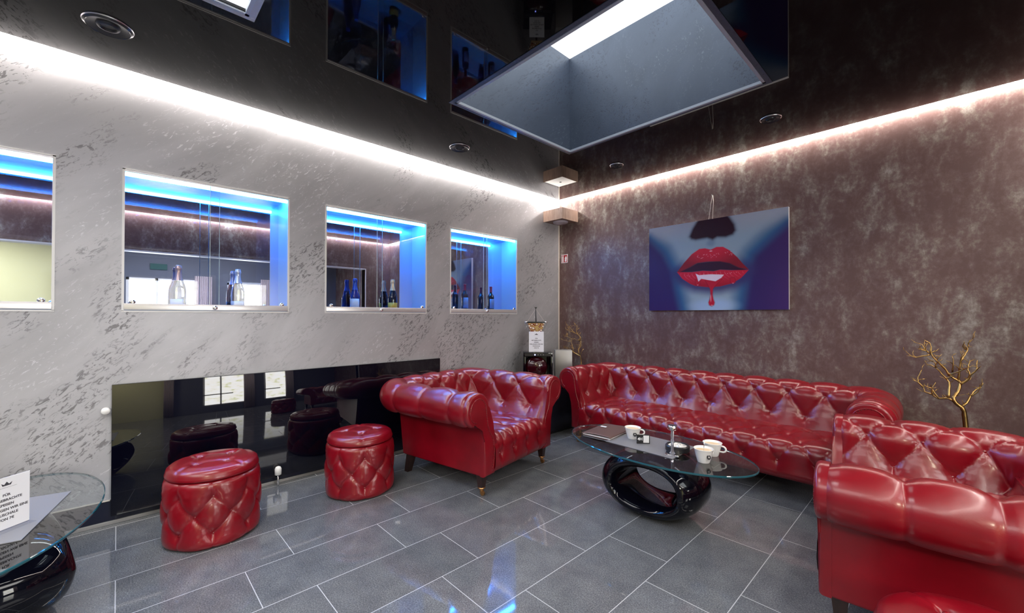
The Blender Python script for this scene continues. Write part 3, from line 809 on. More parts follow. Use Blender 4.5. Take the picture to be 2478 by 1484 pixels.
pstool(st1, (.532, -3.795, 0), .25, 'red buttoned leather stool before the black panel, nearest the left glass table')
pstool(st2, (.530, -2.905, 0), .9, 'red buttoned leather stool standing before the black panel beside the armchair')
pstool(st3, (3.600, -2.560, 0), .5, 'red buttoned leather stool at the bottom edge, beside the right armchair')

# ------------------------------------------------------------------ glass coffee tables
def ring_base(parent, rz=0, hh=.200):
    nu, nv = 96, 40; P = np.zeros((nu, nv, 3))
    for i in range(nu):
        u = 2*PI*i/nu
        cu, su = math.cos(u), math.sin(u)
        sp = lambda t, e_: math.copysign(abs(t)**e_, t)
        ax, az = .235, .135
        cx, cz = ax*sp(cu, .92), az*sp(su, .92)
        for j in range(nv):
            v = 2*PI*j/nv; cv, sv = math.cos(v), math.sin(v)
            rad = .050*sp(cv, .9) if cv > 0 else .042*sp(cv, .9)
            wid = .215*sp(sv, .75)*(1-.12*abs(su))
            # radial direction of the ellipse
            nx, nz = cu/ax, su/az; ln = math.hypot(nx, nz); nx, nz = nx/ln, nz/ln
            bulge = .048*(1-(sv*sv))  # fat in the middle
            P[i, j] = (cx+nx*(rad+(bulge if cv > 0 else -0.0)), wid, .2+cz+nz*(rad+(bulge*.0 if cv > 0 else 0)))
    P[..., 2] -= P[..., 2].min(); P[..., 2] *= .403/P[..., 2].max()
    # sink flat where it stands and where the glass rests
    o = grid_mesh('ring_base', P, 'blackgloss', parent, closed_u=True, closed_v=True)
    o.rotation_euler.z = rz
    return o

def coffee_table(loc, rz, a, b, base_off, base_rz, label):
    e = empty('coffee_table', loc, rz, label, 'coffee table', 'oval glass tables with black ring bases')
    bm = bmesh.new(); n = 120
    poly = [(a*math.cos(2*PI*i/n), b*math.sin(2*PI*i/n)) for i in range(n)]
    ins = [(x*(1-.003/a), y*(1-.003/b)) for x, y in poly]
    L_ = []
    for pl, z in ((ins, .404), (poly, .407), (poly, .413), (ins, .416)): L_.append([bm.verts.new((x, y, z)) for x, y in pl])
    for A, B in zip(L_, L_[1:]):
        for i in range(n): f = bm.faces.new((A[i], A[(i+1) % n], B[(i+1) % n], B[i])); f.material_index = 1
    bm.faces.new(L_[0]); bm.faces.new(L_[-1])
    bm_obj('glass_top', bm, ['topglass', 'glassedge'], e)
    r = ring_base(e, base_rz); r.location = base_off
    return e
coffee_table((2.168, -1.618, 0), math.radians(-3.4), .638, .357, (.03, -.025, 0), math.radians(8), 'oval glass coffee table before the long sofa, with three cups on it')
coffee_table((.777, -4.595, 0), math.radians(-7.3), .638, .336, (0, .0, 0), math.radians(20), 'oval glass table at the left edge, holding a price sign')
TZ = .4165

# things on the tables
def mat_quad(name, pts, h, mat, z=TZ, lab=None, cat=None, bev=.001):
    bm = bmesh.new(); prism(bm, pts, z, z+h); o = bm_obj(name, bm, mat)
    return tag(o, lab, cat)
mat_quad('placemat', [(1.905, -1.775), (2.385, -1.785), (2.385, -1.455), (1.905, -1.440)], .003, 'grey', lab='grey leatherette placemat on the middle of the coffee table', cat='placemat')
mat_quad('placemat', [(.575, -4.372), (1.085, -4.475), (1.02, -4.80), (.51, -4.69)], .003, 'grey', lab='grey leatherette placemat under the price sign on the left glass table', cat='placemat')

# folder
e = empty('menu_folder', (1.785, -1.588, TZ), math.radians(5), 'closed brown leather menu folder with a small white tag on the coffee table', 'folder')
bm = bmesh.new(); box(bm, (-.105, -.160, .0035), (.120, .175, .0065), .001); bm_obj('back_cover', bm, 'folder', e)
bm = bmesh.new(); box(bm, (-.102, -.156, .0065), (.115, .170, .0135), .001); bm_obj('pages', bm, 'paper', e)
nx_, ny_ = 18, 14; P = np.zeros((nx_, ny_, 3))
for i in range(nx_):
    for j in range(ny_):
        u, v = i/(nx_-1), j/(ny_-1); P[i, j] = (-.108+.232*u, -.163+.342*v, .0145+.007*math.sin(PI*u)*(1-.5*v)+.004*u)
o = grid_mesh('cover', P, 'folder', e); md = o.modifiers.new('s', 'SOLIDIFY'); md.thickness = .003; md.offset = 1
o = boxo('tag', (-.075, .045, .0265), (-.030, .070, .0275), 'paper', e)
e.location.z = TZ-.0033

# cups
def cup(x, y, rz, label, spoon=False, fill='coffee', badge=-1.3):
    e = empty('coffee_cup', (x, y, TZ), rz, label, 'cup', 'white porcelain coffee cups')
    latheo('cup_body', [(0, .003), (.022, .001), (.026, 0), (.028, .004), (.035, .030), (.042, .058), (.044, .062), (.0425, .063), (.040, .058), (.033, .030), (.026, .008), (0, .008)], 'porcelain', e, 40, cap=False)
    pts = [(.038+.001, 0, .052)]
    for i in range(1, 12):
        a = PI/2-PI*i/12; pts.append((.044+.017*math.cos(a), 0, .038+.014*math.sin(a)))
    pts.append((.032, 0, .024)); bm = bmesh.new(); tube(bm, pts, .0042, 8)
    bmesh.ops.scale(bm, vec=(1, 1.25, 1), verts=bm.verts); bm_obj('handle', bm, 'porcelain', e, smooth=True)
    latheo('coffee', [(0, .0525), (.0385, .0525)], fill, e, 30, cap=False)
    # round badge with a pale drop, on the side facing the room
    for ang in (badge,):
        T = Matrix.Rotation(ang, 4, 'Z') @ Matrix.Translation((.0385, 0, .033)) @ Matrix.Rotation(-.23, 4, 'Y') @ Matrix.Rotation(PI/2, 4, 'Y')
        bm = bmesh.new(); bmesh.ops.create_cone(bm, cap_ends=True, segments=24, radius1=.0095, radius2=.0095, depth=.0016, matrix=T @ Matrix.Diagonal((1.15, 1, 1, 1)))
        bd = bm_obj('badge', bm, 'black', e)
        bm = bmesh.new(); prism(bm, [(-.0052, 0)]+[(.001+.0028*math.cos(a), .0028*math.sin(a)) for a in [PI*.75-PI*1.5*i/10 for i in range(11)]], .0008, .0013)
        bmesh.ops.transform(bm, matrix=T, verts=bm.verts); bm_obj('drop_mark', bm, 'porcelain', bd)
    if spoon:
        bm = bmesh.new(); tube(bm, [(-.016, -.012, .028), (-.02, -.018, .07), (-.023, -.022, .108)], [.0014, .0012, .0017], 6)
        bm_obj('spoon', bm, 'chrome', e, smooth=True)
    e.scale = (1.28, 1.28, 1.28); return e
cup(1.998, -1.578, .55, 'white coffee cup beside the brown folder, leftmost of the three cups')
cup(2.530, -1.690, 1.25, 'white coffee cup with a spoon in it, front one of the pair', spoon=True, badge=-1.85)
cup(2.520, -1.530, .05, 'white coffee cup standing behind the cup with the spoon', badge=-2.4)

# table card
e = empty('table_card', (2.112, -1.640, TZ+.003), math.radians(42), 'small black folding table card with a white panel on the placemat', 'card')
bm = bmesh.new(); box(bm, (-.036, -.004, 0), (.036, .004, .050), .001); bm_obj('card_body', bm, 'black', e)
bm = bmesh.new(); box(bm, (.000, -.0052, .006), (.031, -.004, .046)); bm_obj('white_panel', bm, 'paper', e)
text('lettering', '4H', .022, 'paper', e, Matrix.Translation((-.018, -.0045, .026)) @ Matrix.Rotation(PI/2, 4, 'X'), bold=.0006)

e.scale = (1.2, 1.2, 1.2)
# ashtray
e = empty('ashtray', (2.336, -1.612, TZ+.003), 0, 'round black ashtray filled with crumpled silver bits', 'ashtray')
latheo('bowl', [(0, 0), (.050, 0), (.0545, .004), (.0545, .026), (.050, .031), (.044, .030), (.040, .020), (0, .018)], 'black', e, 40, cap=False)
n = 34; th_ = np.linspace(0, 2*PI, n, endpoint=False); P = np.zeros((n, 9, 3)); rs = np.random.RandomState(3)
for j in range(9):
    r = .041*j/8+.0003; P[:, j, 0] = r*np.cos(th_); P[:, j, 1] = r*np.sin(th_); P[:, j, 2] = .030+(.004*rs.rand(n)-.002)*(j > 0)-.004*(j/8)**2
grid_mesh('ash_and_butts', P, 'ash', e, closed_u=True, smooth=False)
e.scale = (1.35, 1.35, 1.25)
# crystal lighter column
e = empty('table_lighter', (2.352, -1.718, TZ+.003), math.radians(20), 'slim chrome and crystal table ornament with a round chrome top', 'ornament')
bm = bmesh.new(); box(bm, (-.030, -.030, 0), (.030, .030, .007), .002); bm_obj('base', bm, 'chrome', e)
bm = bmesh.new(); lathe(bm, [(.0, .007), (.013, .007), (.008, .014), (.0062, .024), (.0062, .052), (.0082, .058), (.0062, .064), (.0065, .104), (.012, .108), (0, .108)], 8, cap=False)
bm_obj('crystal_stem', bm, pbr('crystal', (.55, .55, .60), .05, metal=.7), e, sharp=20)
latheo('chrome_top', [(0, .108), (.018, .108), (.0215, .111), (.0215, .124), (.019, .127), (0, .127)], 'chrome', e, 32)

e.scale = (1.35, 1.35, 1.45)
# price signs
def price_sign(loc, rz, wd, ht, label, acr=True):
    e = empty('price_sign', loc, rz, label, 'sign')
    boxo('acrylic_stand', (-wd/2-.002, -.0025, 0), (wd/2+.002, -.0005, ht+.002), 'acrylic', e)
    bm = bmesh.new(); box(bm, (-wd/2-.002, -.035, 0), (wd/2+.002, .035, .002)); bm_obj('acrylic_foot', bm, 'acrylic', e)
    pp = boxo('paper', (-wd/2, -.0045, .004), (wd/2, -.0026, ht), 'paper', e)
    k = ht/.21
    lines = ['FÜR', 'MITGEBRACHTE', 'SPEISEN', 'VERLANGEN WIR EINE', 'PAUSCHALE', 'VON 7€']
    for i, s in enumerate(lines):
        text('lettering', s, .0135*k, 'ink', pp, Matrix.Translation((0, -.0048, ht*(.66-.092*i))) @ Matrix.Rotation(PI/2, 4, 'X'), .0002, .00035*k)
    bm = bmesh.new(); cw = .017*k; z0 = ht*.84
    prism(bm, [(-cw*.75, z0), (cw*.75, z0), (cw, z0+.011*k), (cw*.45, z0+.005*k), (0, z0+.015*k), (-cw*.45, z0+.005*k), (-cw, z0+.011*k)], -.0051, -.0046, axis=1)
    prism(bm, [(-cw*1.9, z0-.008*k), (cw*1.9, z0-.008*k), (cw*1.9, z0-.0075*k), (-cw*1.9, z0-.0075*k)], -.0051, -.0046, axis=1)
    bm_obj('crown_mark', bm, 'ink', pp)
    return e
price_sign((.9255, -4.534, TZ+.003), math.radians(131), .148, .21, 'white price sign in an acrylic stand on the left glass table')

# ------------------------------------------------------------------ picture with red lips (painted canvas)
PX0, PX1, PZ0, PZ1 = 1.303, 2.592, 1.339, 2.226
pic = empty('wall_picture', (1.948, 0, PZ0), 0, 'wide canvas picture of glossy dripping red lips hanging on the brown wall', 'picture')
def sd_poly(U, V, poly, asp=1.45):
    P = np.array(poly, float); P[:, 0] *= asp; U = U*asp
    d = np.full(U.shape, 9.); inside = np.zeros(U.shape, bool)
    n = len(P)
    for i in range(n):
        a, b = P[i], P[(i+1) % n]; ex, ey = b-a; wx, wy = U-a[0], V-a[1]
        t_ = np.clip((wx*ex+wy*ey)/(ex*ex+ey*ey+1e-12), 0, 1)
        d = np.minimum(d, np.hypot(wx-t_*ex, wy-t_*ey))
        c = ((a[1] > V) != (b[1] > V)) & (U < (b[0]-a[0])*(V-a[1])/((b[1]-a[1])+1e-12)+a[0]); inside ^= c
    return np.where(inside, d, -d)
def paint():
    nu, nv = 420, 290
    u = np.linspace(0, 1, nu); v = np.linspace(0, 1, nv); U, V = np.meshgrid(u, v, indexing='ij')
    ss = lambda x, a, b: (lambda t_: t_*t_*(3-2*t_))(np.clip((x-a)/(b-a), 0, 1))
    S = lambda c: np.array([((k/255+.055)/1.055)**2.4 for k in c])
    face = [(-.2, -.2), (1.2, -.2), (1.2, .05), (.999, .16), (.878, .32), (.789, .44), (.759, .583), (.746, .749), (.70, 1.2), (.30, 1.2), (.228, .766), (.204, .542), (.124, .316), (-.004, .12), (-.2, .0)]
    upper = [(.239, .556), (.296, .453), (.357, .364), (.415, .314), (.457, .314), (.499, .336), (.54, .314), (.587, .32), (.633, .366), (.684, .445), (.721, .519), (.759, .583), (.697, .561), (.633, .508), (.567, .479), (.485, .467), (.4, .472), (.341, .514), (.266, .565)]
    gap = [(.250, .562), (.341, .508), (.4, .467), (.485, .463), (.567, .471), (.633, .5), (.697, .556), (.755, .586), (.721, .593), (.646, .58), (.567, .566), (.519, .577), (.443, .563), (.356, .569)]
    lower = [(.239, .556), (.356, .569), (.443, .563), (.519, .577), (.567, .566), (.646, .58), (.759, .588), (.709, .667), (.652, .717), (.567, .745), (.485, .749), (.385, .727), (.341, .697), (.282, .637)]
    white = [(.385, .588), (.414, .607), (.499, .606), (.594, .62), (.574, .654), (.533, .687), (.471, .666), (.429, .651), (.407, .681), (.396, .627)]
    drip = [(.457, .664), (.485, .74), (.496, .773), (.497, .836), (.491, .88), (.482, .915), (.487, .945), (.505, .957), (.522, .945), (.527, .918), (.518, .88), (.512, .836), (.514, .768), (.539, .723), (.58, .666)]
    d2 = [(.385, .65), (.385, .706), (.402, .725), (.418, .708), (.422, .655)]; d3 = [(.636, .66), (.639, .711), (.655, .725), (.671, .708), (.665, .655)]
    nose = [(.33, .164), (.357, .072), (.386, .009), (.43, -.08), (.60, -.08), (.640, .010), (.672, .091), (.681, .163), (.659, .209), (.607, .229), (.547, .217), (.513, .242), (.471, .213), (.386, .218), (.349, .2)]
    def lay(C, col, a): return C*(1-a[..., None])+np.array(col)*a[..., None]
    C = np.ones(U.shape+(3,))*S((52, 34, 96))
    C = lay(C, S((74, 44, 104)), ss(U, .75, 1.05)*.6)
    d = sd_poly(U, V, face)
    C = lay(C, S((52, 96, 140)), ss(d, -.07, .06)); C = lay(C, S((150, 172, 190)), ss(d, .02, .20))
    tone = ss(V, .25, .02); C = lay(C, S((172, 176, 188)), tone*ss(d, .0, .12)*.8)
    # shade round the mouth
    lip = np.maximum(sd_poly(U, V, upper), np.maximum(sd_poly(U, V, lower), sd_poly(U, V, gap)))
    C = lay(C, S((58, 44, 102)), ss(lip, -.13, -.01)*ss(V, .40, .62)*.9)
    C = lay(C, S((58, 60, 110)), ss(lip, -.08, -.0)*.55*ss(np.abs(U-.5), .16, .26))
    ch = np.hypot((U-.51)/.20, (V-.955)/.10); C = lay(C, S((158, 186, 222)), ss(ch, 1.15, .35)*.85)
    C = lay(C, S((60, 90, 140)), ss(np.hypot((U-.50)/.05, (V-.265)/.06), 1., .2)*.35)
    dn = sd_poly(U, V, nose); C = lay(C, S((120, 140, 160)), ss(dn, -.03, .0)*.4); C = lay(C, S((44, 14, 34)), ss(dn, -.012, .030))
    du = sd_poly(U, V, upper); red = lay(np.ones(U.shape+(3,))*S((214, 38, 66)), S((92, 18, 30)), ss(V+.55*np.abs(U-.5), .36, .60)*.75)
    C = C*(1-ss(du, -.004, .004)[..., None])+red*ss(du, -.004, .004)[..., None]
    C = lay(C, S((52, 14, 44)), ss(sd_poly(U, V, gap), -.006, .010))
    dl = sd_poly(U, V, lower); red = lay(np.ones(U.shape+(3,))*S((208, 30, 62)), S((150, 14, 36)), ss(V, .62, .74)*.7)
    C = C*(1-ss(dl, -.004, .004)[..., None])+red*ss(dl, -.004, .004)[..., None]
    # folds and glints
    rs = np.random.RandomState(5)
    fold = np.sin(U*210+8*np.sin(V*24)); C = lay(C, S((236, 120, 136)), ss(fold, .72, 1.0)*ss(dl, .006, .03)*ss(V, .70, .60)*.45)
    for k in range(46):
        uu, vv = (.40+.16*rs.rand(), .375+.05*rs.rand()) if k < 26 else ((.60+.05*rs.rand(), .38+.04*rs.rand()) if k < 34 else (.30+.4*rs.rand(), .60+.03*rs.rand()))
        C = lay(C, S((244, 180, 188)), ss(np.hypot((U-uu)*1.45/.006, (V-vv)/.0035), 1.1, .3)*.75)
    C = lay(C, S((250, 215, 220)), ss(np.hypot((U-.50)*1.45/.02, (V-.352)/.007), 1.1, .4)*.8)
    for pl in (drip, d2, d3):
        dd = sd_poly(U, V, pl); C = lay(C, S((120, 8, 34)), ss(dd, -.010, -.001)*.5); C = lay(C, S((190, 22, 52)), ss(dd, -.002, .004)); 
    C = lay(C, S((240, 190, 200)), ss(np.hypot((U-.500)*1.45/.0035, (V-.87)/.05), 1.1, .5)*.8)
    C = lay(C, S((240, 190, 200)), ss(np.hypot((U-.507)*1.45/.012, (V-.945)/.004), 1.1, .5)*.8)
    C = lay(C, S((240, 190, 200)), ss(np.hypot((U-.402)*1.45/.010, (V-.717)/.004), 1.1, .5)*.7); C = lay(C, S((240, 190, 200)), ss(np.hypot((U-.655)*1.45/.010, (V-.717)/.004), 1.1, .5)*.7)
    dw = sd_poly(U, V, white); C = lay(C, S((238, 222, 238)), ss(dw, -.002, .004))
    return U, V, np.clip(C, 0, 1)
U, V, C = paint()
P = np.stack([PX0-1.948+U*(PX1-PX0), np.full(U.shape, -.0385), (1-V)*(PZ1-PZ0)], -1)
can = grid_mesh('printed_canvas', P, vcol_mat('canvas_print', .38), pic, smooth=False)
at = can.data.color_attributes.new('Col', 'FLOAT_COLOR', 'POINT')
at.data.foreach_set('color', np.concatenate([C.reshape(-1, 3), np.ones((C.size//3, 1))], 1).astype(np.float32).ravel())
boxo('stretcher_frame', (PX0-1.948, -.038, 0), (PX1-1.948, -.004, PZ1-PZ0), pbr('canvas_edge', (.42, .40, .42), .6), pic)
tubeo('hanging_cord', [(.0-.03, -.012, PZ1-PZ0), (.0, -.006, 2.462-PZ0), (.006, -.006, 2.466-PZ0), (.012, -.007, 2.40-PZ0), (.006, -.012, PZ1-PZ0)], .0022, 'warmwhite', pic, 6)
bm = bmesh.new(); lathe(bm, [(0, .012), (.006, .010), (.007, 0)], 12); bmesh.ops.transform(bm, matrix=Matrix.Translation((.003, -.001, 2.468-PZ0)) @ Matrix.Rotation(PI/2, 4, 'X'), verts=bm.verts)
bm_obj('nail', bm, 'chrome', pic)

# fire extinguisher sign
e = empty('extinguisher_sign', (.096, 0, 1.970), 0, 'small red and white fire extinguisher sign near the corner', 'sign')
boxo('sign_plate', (-.052, -.004, 0), (.052, -.0008, .110), 'paper', e)
boxo('red_field', (-.044, -.0048, .008), (.044, -.004, .102), 'red', e)
bm = bmesh.new(); prism(bm, [(-.037, .012), (-.012, .012), (-.012, .078), (-.017, .088), (-.030, .088), (-.037, .078)], -.0056, -.0048, axis=1); prism(bm, [(-.034, .090), (-.014, .090), (-.010, .098), (-.030, .098)], -.0056, -.0048, axis=1)
bm_obj('extinguisher_symbol', bm, 'paper', e)
bm = bmesh.new(); prism(bm, [(.008, .016), (.034, .016), (.036, .04), (.040, .06), (.030, .086), (.022, .078), (.018, .084), (.010, .064), (.004, .054), (.010, .040), (.004, .030)], -.0056, -.0048, axis=1); bm_obj('flame_symbol', bm, 'paper', e)

# corner lamp box
e = empty('corner_lamp', (0, 0, 2.466), 0, 'square brown box lamp fixed high in the corner below the ceiling', 'lamp')
bm = bmesh.new(); q = .312; t = .006
box(bm, (.003, -q, 0), (q, -q+t, .137)); box(bm, (q-t, -q+t, 0), (q, -.003, .137)); box(bm, (.003, -q+t, .004), (q-t, -.003, .016))
bm_obj('box_housing', bm, 'boxwood', e)
boxo('top_plate', (.012, -q+t+.002, .118), (q-t-.002, -.012, .132), 'white', e)
o = latheo('cable_grommet', [(0, .134), (.014, .134), (.014, .131)], 'black', e, 20); o.location = (.15, -.15, 0)
o = latheo('opal_diffuser', [(0, -.020), (.08, -.018), (.092, -.012), (.095, .004), (0, .004)], 'lampdisc', e, 40); o.location = (.16, -.16, 0)

# ceiling spots
def spot(x, y, r, lab, lit):
    e = empty('ceiling_speaker', (x, y, H), 0, lab, 'ceiling speaker', 'round black ceiling speakers')
    latheo('outer_ring', [(r*.93, .001), (r, -.002), (r*1.0, -.007), (r*.90, -.014), (r*.86, -.012)], pbr('ring_rim', (.03, .03, .035), .15), e, 48, cap=False)
    latheo('grille', [(0, -.006), (r*.30, -.006), (r*.36, -.014), (r*.44, -.012), (r*.50, -.004), (r*.86, -.012)], 'black', e, 48, cap=False)
    latheo('rim_edge', [(r*.985, -.0005), (r*1.03, -.0015), (r*1.0, -.0065)], pbr('rim_silver', (.55, .55, .58), .3, metal=.8), e, 48, cap=False)
for a in ((.521, -4.259, .098, 'large round black ceiling speaker at the top left, above the silver wall'), (.522, -2.004, .088, 'round black ceiling speaker above the armchair, left of the skylight'),
          (1.256, -.609, .065, 'round black ceiling speaker nearest the corner lamp'), (2.608, -.617, .070, 'round black ceiling speaker right of the skylight, above the lips picture')):
    spot(*a, 0)

# ------------------------------------------------------------------ corner things
e = empty('side_cabinet', (.30, -.62, 0), 0, 'low dark cabinet in the corner between armchair and sofa', 'cabinet')
bm = bmesh.new(); box(bm, (-.27, -.33, 0), (.27, .33, .52), .006); bm_obj('cabinet_body', bm, 'black', e, sharp=30)
boxo('cabinet_door', (.270, -.32, .03), (.282, .32, .49), pbr('dark_door', (.014, .013, .022), .25), e, bev=.002)
DX, DY, DZ = .27, -.705, .52
e = empty('drinks_machine', (DX, DY, DZ), math.radians(47), 'black countertop machine with a dark red drum and a blue power light', 'machine')
bm = bmesh.new()
box(bm, (-.165, -.10, 0), (.165, .16, .03), .004); box(bm, (-.165, -.10, .30), (.165, .16, .345), .004)
box(bm, (-.165, -.10, .03), (-.140, .16, .30), .003); box(bm, (.140, -.10, .03), (.165, .16, .30), .003); box(bm, (-.14, .13, .03), (.14, .155, .30))
bm_obj('housing', bm, 'blackgloss', e, sharp=30)
bm = bmesh.new(); lathe(bm, [(0, -.10), (.09, -.095), (.118, -.07), (.122, 0), (.118, .06), (.09, .085), (0, .09)], 40)
bmesh.ops.transform(bm, matrix=Matrix.Translation((-.015, .0, .175)) @ Matrix.Rotation(PI/2, 4, 'X') @ Matrix.Diagonal((1.05, 1, 1, 1)), verts=bm.verts); bm_obj('drum', bm, 'drum', e, sharp=40)
boxo('drip_tray', (-.12, -.13, .03), (.13, -.08, .045), pbr('olive_tray', (.16, .17, .07), .3), e, bev=.002)
boxo('control_strip', (-.15, -.102, .305), (.15, -.099, .335), pbr('control_dark', (.02, .02, .025), .2), e)
for i, (x, m_) in enumerate(((-.035, 'bluedot'), (.0, 'steel'), (.03, 'steel'), (.06, 'steel'))):
    bm = bmesh.new(); lathe(bm, [(0, .003), (.006 if i == 0 else .004, .002), (.006 if i == 0 else .004, 0)], 14); bmesh.ops.transform(bm, matrix=Matrix.Translation((x, -.102, .32)) @ Matrix.Rotation(PI/2, 4, 'X'), verts=bm.verts)
    bm_obj('power_light' if i == 0 else 'control_button', bm, m_, e)
price_sign((DX+.025, DY-.045, DZ+.346), math.radians(47), .170, .235, 'white price sign standing on the black machine in the corner')

# model boat behind the sign
e = empty('model_boat', (.200, -.655, DZ+.346), math.radians(47), 'model boat with patterned hull and tall black mast behind the corner price sign', 'ornament')
P = [(-.055, .205), (.055, .205), (.095, .325), (-.095, .325)]
bm = bmesh.new(); prism(bm, [(-.115, .205+.02)]+[(-.07, .0), (.07, .0), (.115, .205+.02)], -.02, .03, axis=1) if False else None
bm.free()
bm = bmesh.new(); box(bm, (-.045, -.02, 0), (.045, .03, .012), .002); box(bm, (-.012, -.005, .012), (.012, .015, .20), .002); bm_obj('stand', bm, 'darkwood', e)
mm, N, L, Pn = new_mat('patterned_hull'); vv = coords(N, L)
wv = tex(N, L, 'ShaderNodeTexVoronoi', 34, vv); r = ramp(N, [(.0, (.85, .74, .60)), (.28, (.80, .62, .45)), (.34, (.22, .03, .02)), (.55, (.50, .30, .10))], 'CONSTANT'); L.new(wv.outputs['Distance'], r.inputs[0]); L.new(r.outputs[0], Pn.inputs['Base Color']); Pn.inputs['Roughness'].default_value = .2
bm = bmesh.new(); prism(bm, [(-.062, .225), (.062, .225), (.085, .285), (.098, .330), (-.098, .330), (-.085, .285)], -.030, .030, axis=1); bm_obj('hull', bm, mm, e)
boxo('hull_base', (-.066, -.031, .200), (.066, .031, .226), pbr('tan_wood', (.60, .40, .18), .4), e, bev=.003)
boxo('deck', (-.102, -.034, .330), (.102, .034, .346), 'black', e, bev=.002)
bm = bmesh.new()
for s in (-1, 1): tube(bm, [(s*.095, 0, .340), (s*.135, 0, .340)], .007, 10)
bm_obj('side_spars', bm, 'chrome', e, smooth=True)
bm = bmesh.new()
for s in (-1, 1):
    for k in range(4):
        z = .322-.032*k; x = .125-.018*k
        tube(bm, [(s*(x-.02), 0, z+.012), (s*(x+.006), 0, z)], .004, 6); tube(bm, [(s*(x+.006), 0, z), (s*(x-.010), 0, z-.022)], .003, 6)
bm_obj('side_ladders', bm, 'steel', e, smooth=True)
tubeo('mast', [(0, 0, .345), (-.004, 0, .500)], [.006, .0045], 'black', e, 8)
bm = bmesh.new(); prism(bm, [(-.006, .497), (.002, .497), (.010, .512), (.016, .520), (-.004, .514), (-.022, .520), (-.014, .510)], -.003, .003, axis=1); bm_obj('mast_ornament', bm, 'black', e)
bm = bmesh.new(); tube(bm, [(-.004, 0, .497), (-.100, 0, .346)], .0014, 5); tube(bm, [(-.004, 0, .497), (.100, 0, .346)], .0014, 5); bm_obj('rigging', bm, 'warmwhite', e)

e = empty('grey_box', (.365, -.30, DZ), math.radians(-45), 'pale grey metal box with a small hole on top, beside the black machine', 'box')
bm = bmesh.new(); box(bm, (-.085, -.10, 0), (.085, .10, .352), .003); bm_obj('housing', bm, 'steel', e, sharp=30)
o = latheo('top_hole', [(0, .3530), (.016, .3530), (.018, .351)], 'black', e, 20); o.location = (-.04, -.03, 0)
for o_ in (e,): o_.location = (.345, -.335, DZ)

# ------------------------------------------------------------------ gold branches
BR = [[(3.606, 0.617), (3.603, 0.666), (3.592, 0.693), (3.558, 0.73), (3.555, 0.754), (3.578, 0.791), (3.584, 0.829), (3.587, 0.85), (3.579, 0.874), (3.582, 0.908), (3.585, 0.958), (3.588, 0.995), (3.61, 1.034), (3.619, 1.068), (3.624, 1.085), (3.622, 1.109), (3.641, 1.135)], [(3.613, 1.067), (3.597, 1.087), (3.605, 1.112)], [(3.587, 0.842), (3.615, 0.866), (3.629, 0.9), (3.648, 0.927), (3.659, 0.948), (3.657, 0.972), (3.662, 1.001)], [(3.629, 0.904), (3.621, 0.936), (3.624, 0.969), (3.63, 0.999)], [(3.584, 0.858), (3.547, 0.883), (3.533, 0.907), (3.51, 0.951), (3.48, 0.987), (3.459, 1.015), (3.454, 1.045), (3.457, 1.075), (3.445, 1.105), (3.423, 1.121)], [(3.447, 1.023), (3.42, 1.014), (3.382, 1.001), (3.354, 1.012), (3.333, 1.042)], [(3.441, 1.035), (3.423, 1.06), (3.414, 1.09), (3.37, 1.105)], [(3.432, 1.048), (3.411, 1.055), (3.392, 1.063)], [(3.555, 0.729), (3.529, 0.744), (3.488, 0.732), (3.458, 0.757), (3.422, 0.77), (3.416, 0.804), (3.379, 0.834), (3.358, 0.856)], [(3.458, 0.757), (3.459, 0.8), (3.475, 0.841)], [(3.416, 0.804), (3.391, 0.835), (3.39, 0.87), (3.41, 0.92)], [(3.488, 0.736), (3.456, 0.8), (3.416, 0.817)], [(3.595, 0.702), (3.612, 0.725), (3.634, 0.774), (3.648, 0.804), (3.672, 0.828), (3.686, 0.858)], [(3.634, 0.77), (3.661, 0.802), (3.675, 0.836)], [(3.532, 0.747), (3.538, 0.811), (3.537, 0.844), (3.527, 0.868), (3.504, 0.899), (3.48, 0.931), (3.456, 0.95), (3.435, 0.951), (3.423, 0.978)], [(3.533, 0.894), (3.579, 0.924), (3.613, 0.948), (3.629, 0.962)], [(3.521, 0.867), (3.544, 0.883), (3.57, 0.902)], [(3.553, 0.917), (3.556, 0.972), (3.551, 1.022)], [(3.477, 0.939), (3.474, 0.973), (3.45, 0.984)]]
BL = [[(0.481, 0.678), (0.477, 0.731), (0.473, 0.797), (0.397, 0.825), (0.337, 0.855), (0.25, 0.883), (0.206, 0.877)], [(0.456, 0.809), (0.448, 0.882), (0.464, 0.936), (0.448, 0.975), (0.406, 0.986), (0.422, 1.007)], [(0.372, 0.843), (0.363, 0.91), (0.337, 0.963), (0.268, 0.973), (0.232, 0.979)], [(0.448, 0.975), (0.468, 1.009), (0.439, 1.048), (0.372, 1.072), (0.267, 1.097), (0.223, 1.116)], [(0.439, 1.041), (0.414, 1.101), (0.422, 1.154), (0.405, 1.174)], [(0.389, 1.066), (0.337, 1.112), (0.294, 1.159), (0.25, 1.165)], [(0.337, 0.963), (0.329, 0.997), (0.268, 1.021), (0.232, 1.034)], [(0.473, 0.797), (0.506, 0.872)], [(0.32, 1.084), (0.302, 1.138)], [(0.456, 0.929), (0.481, 0.903)]]
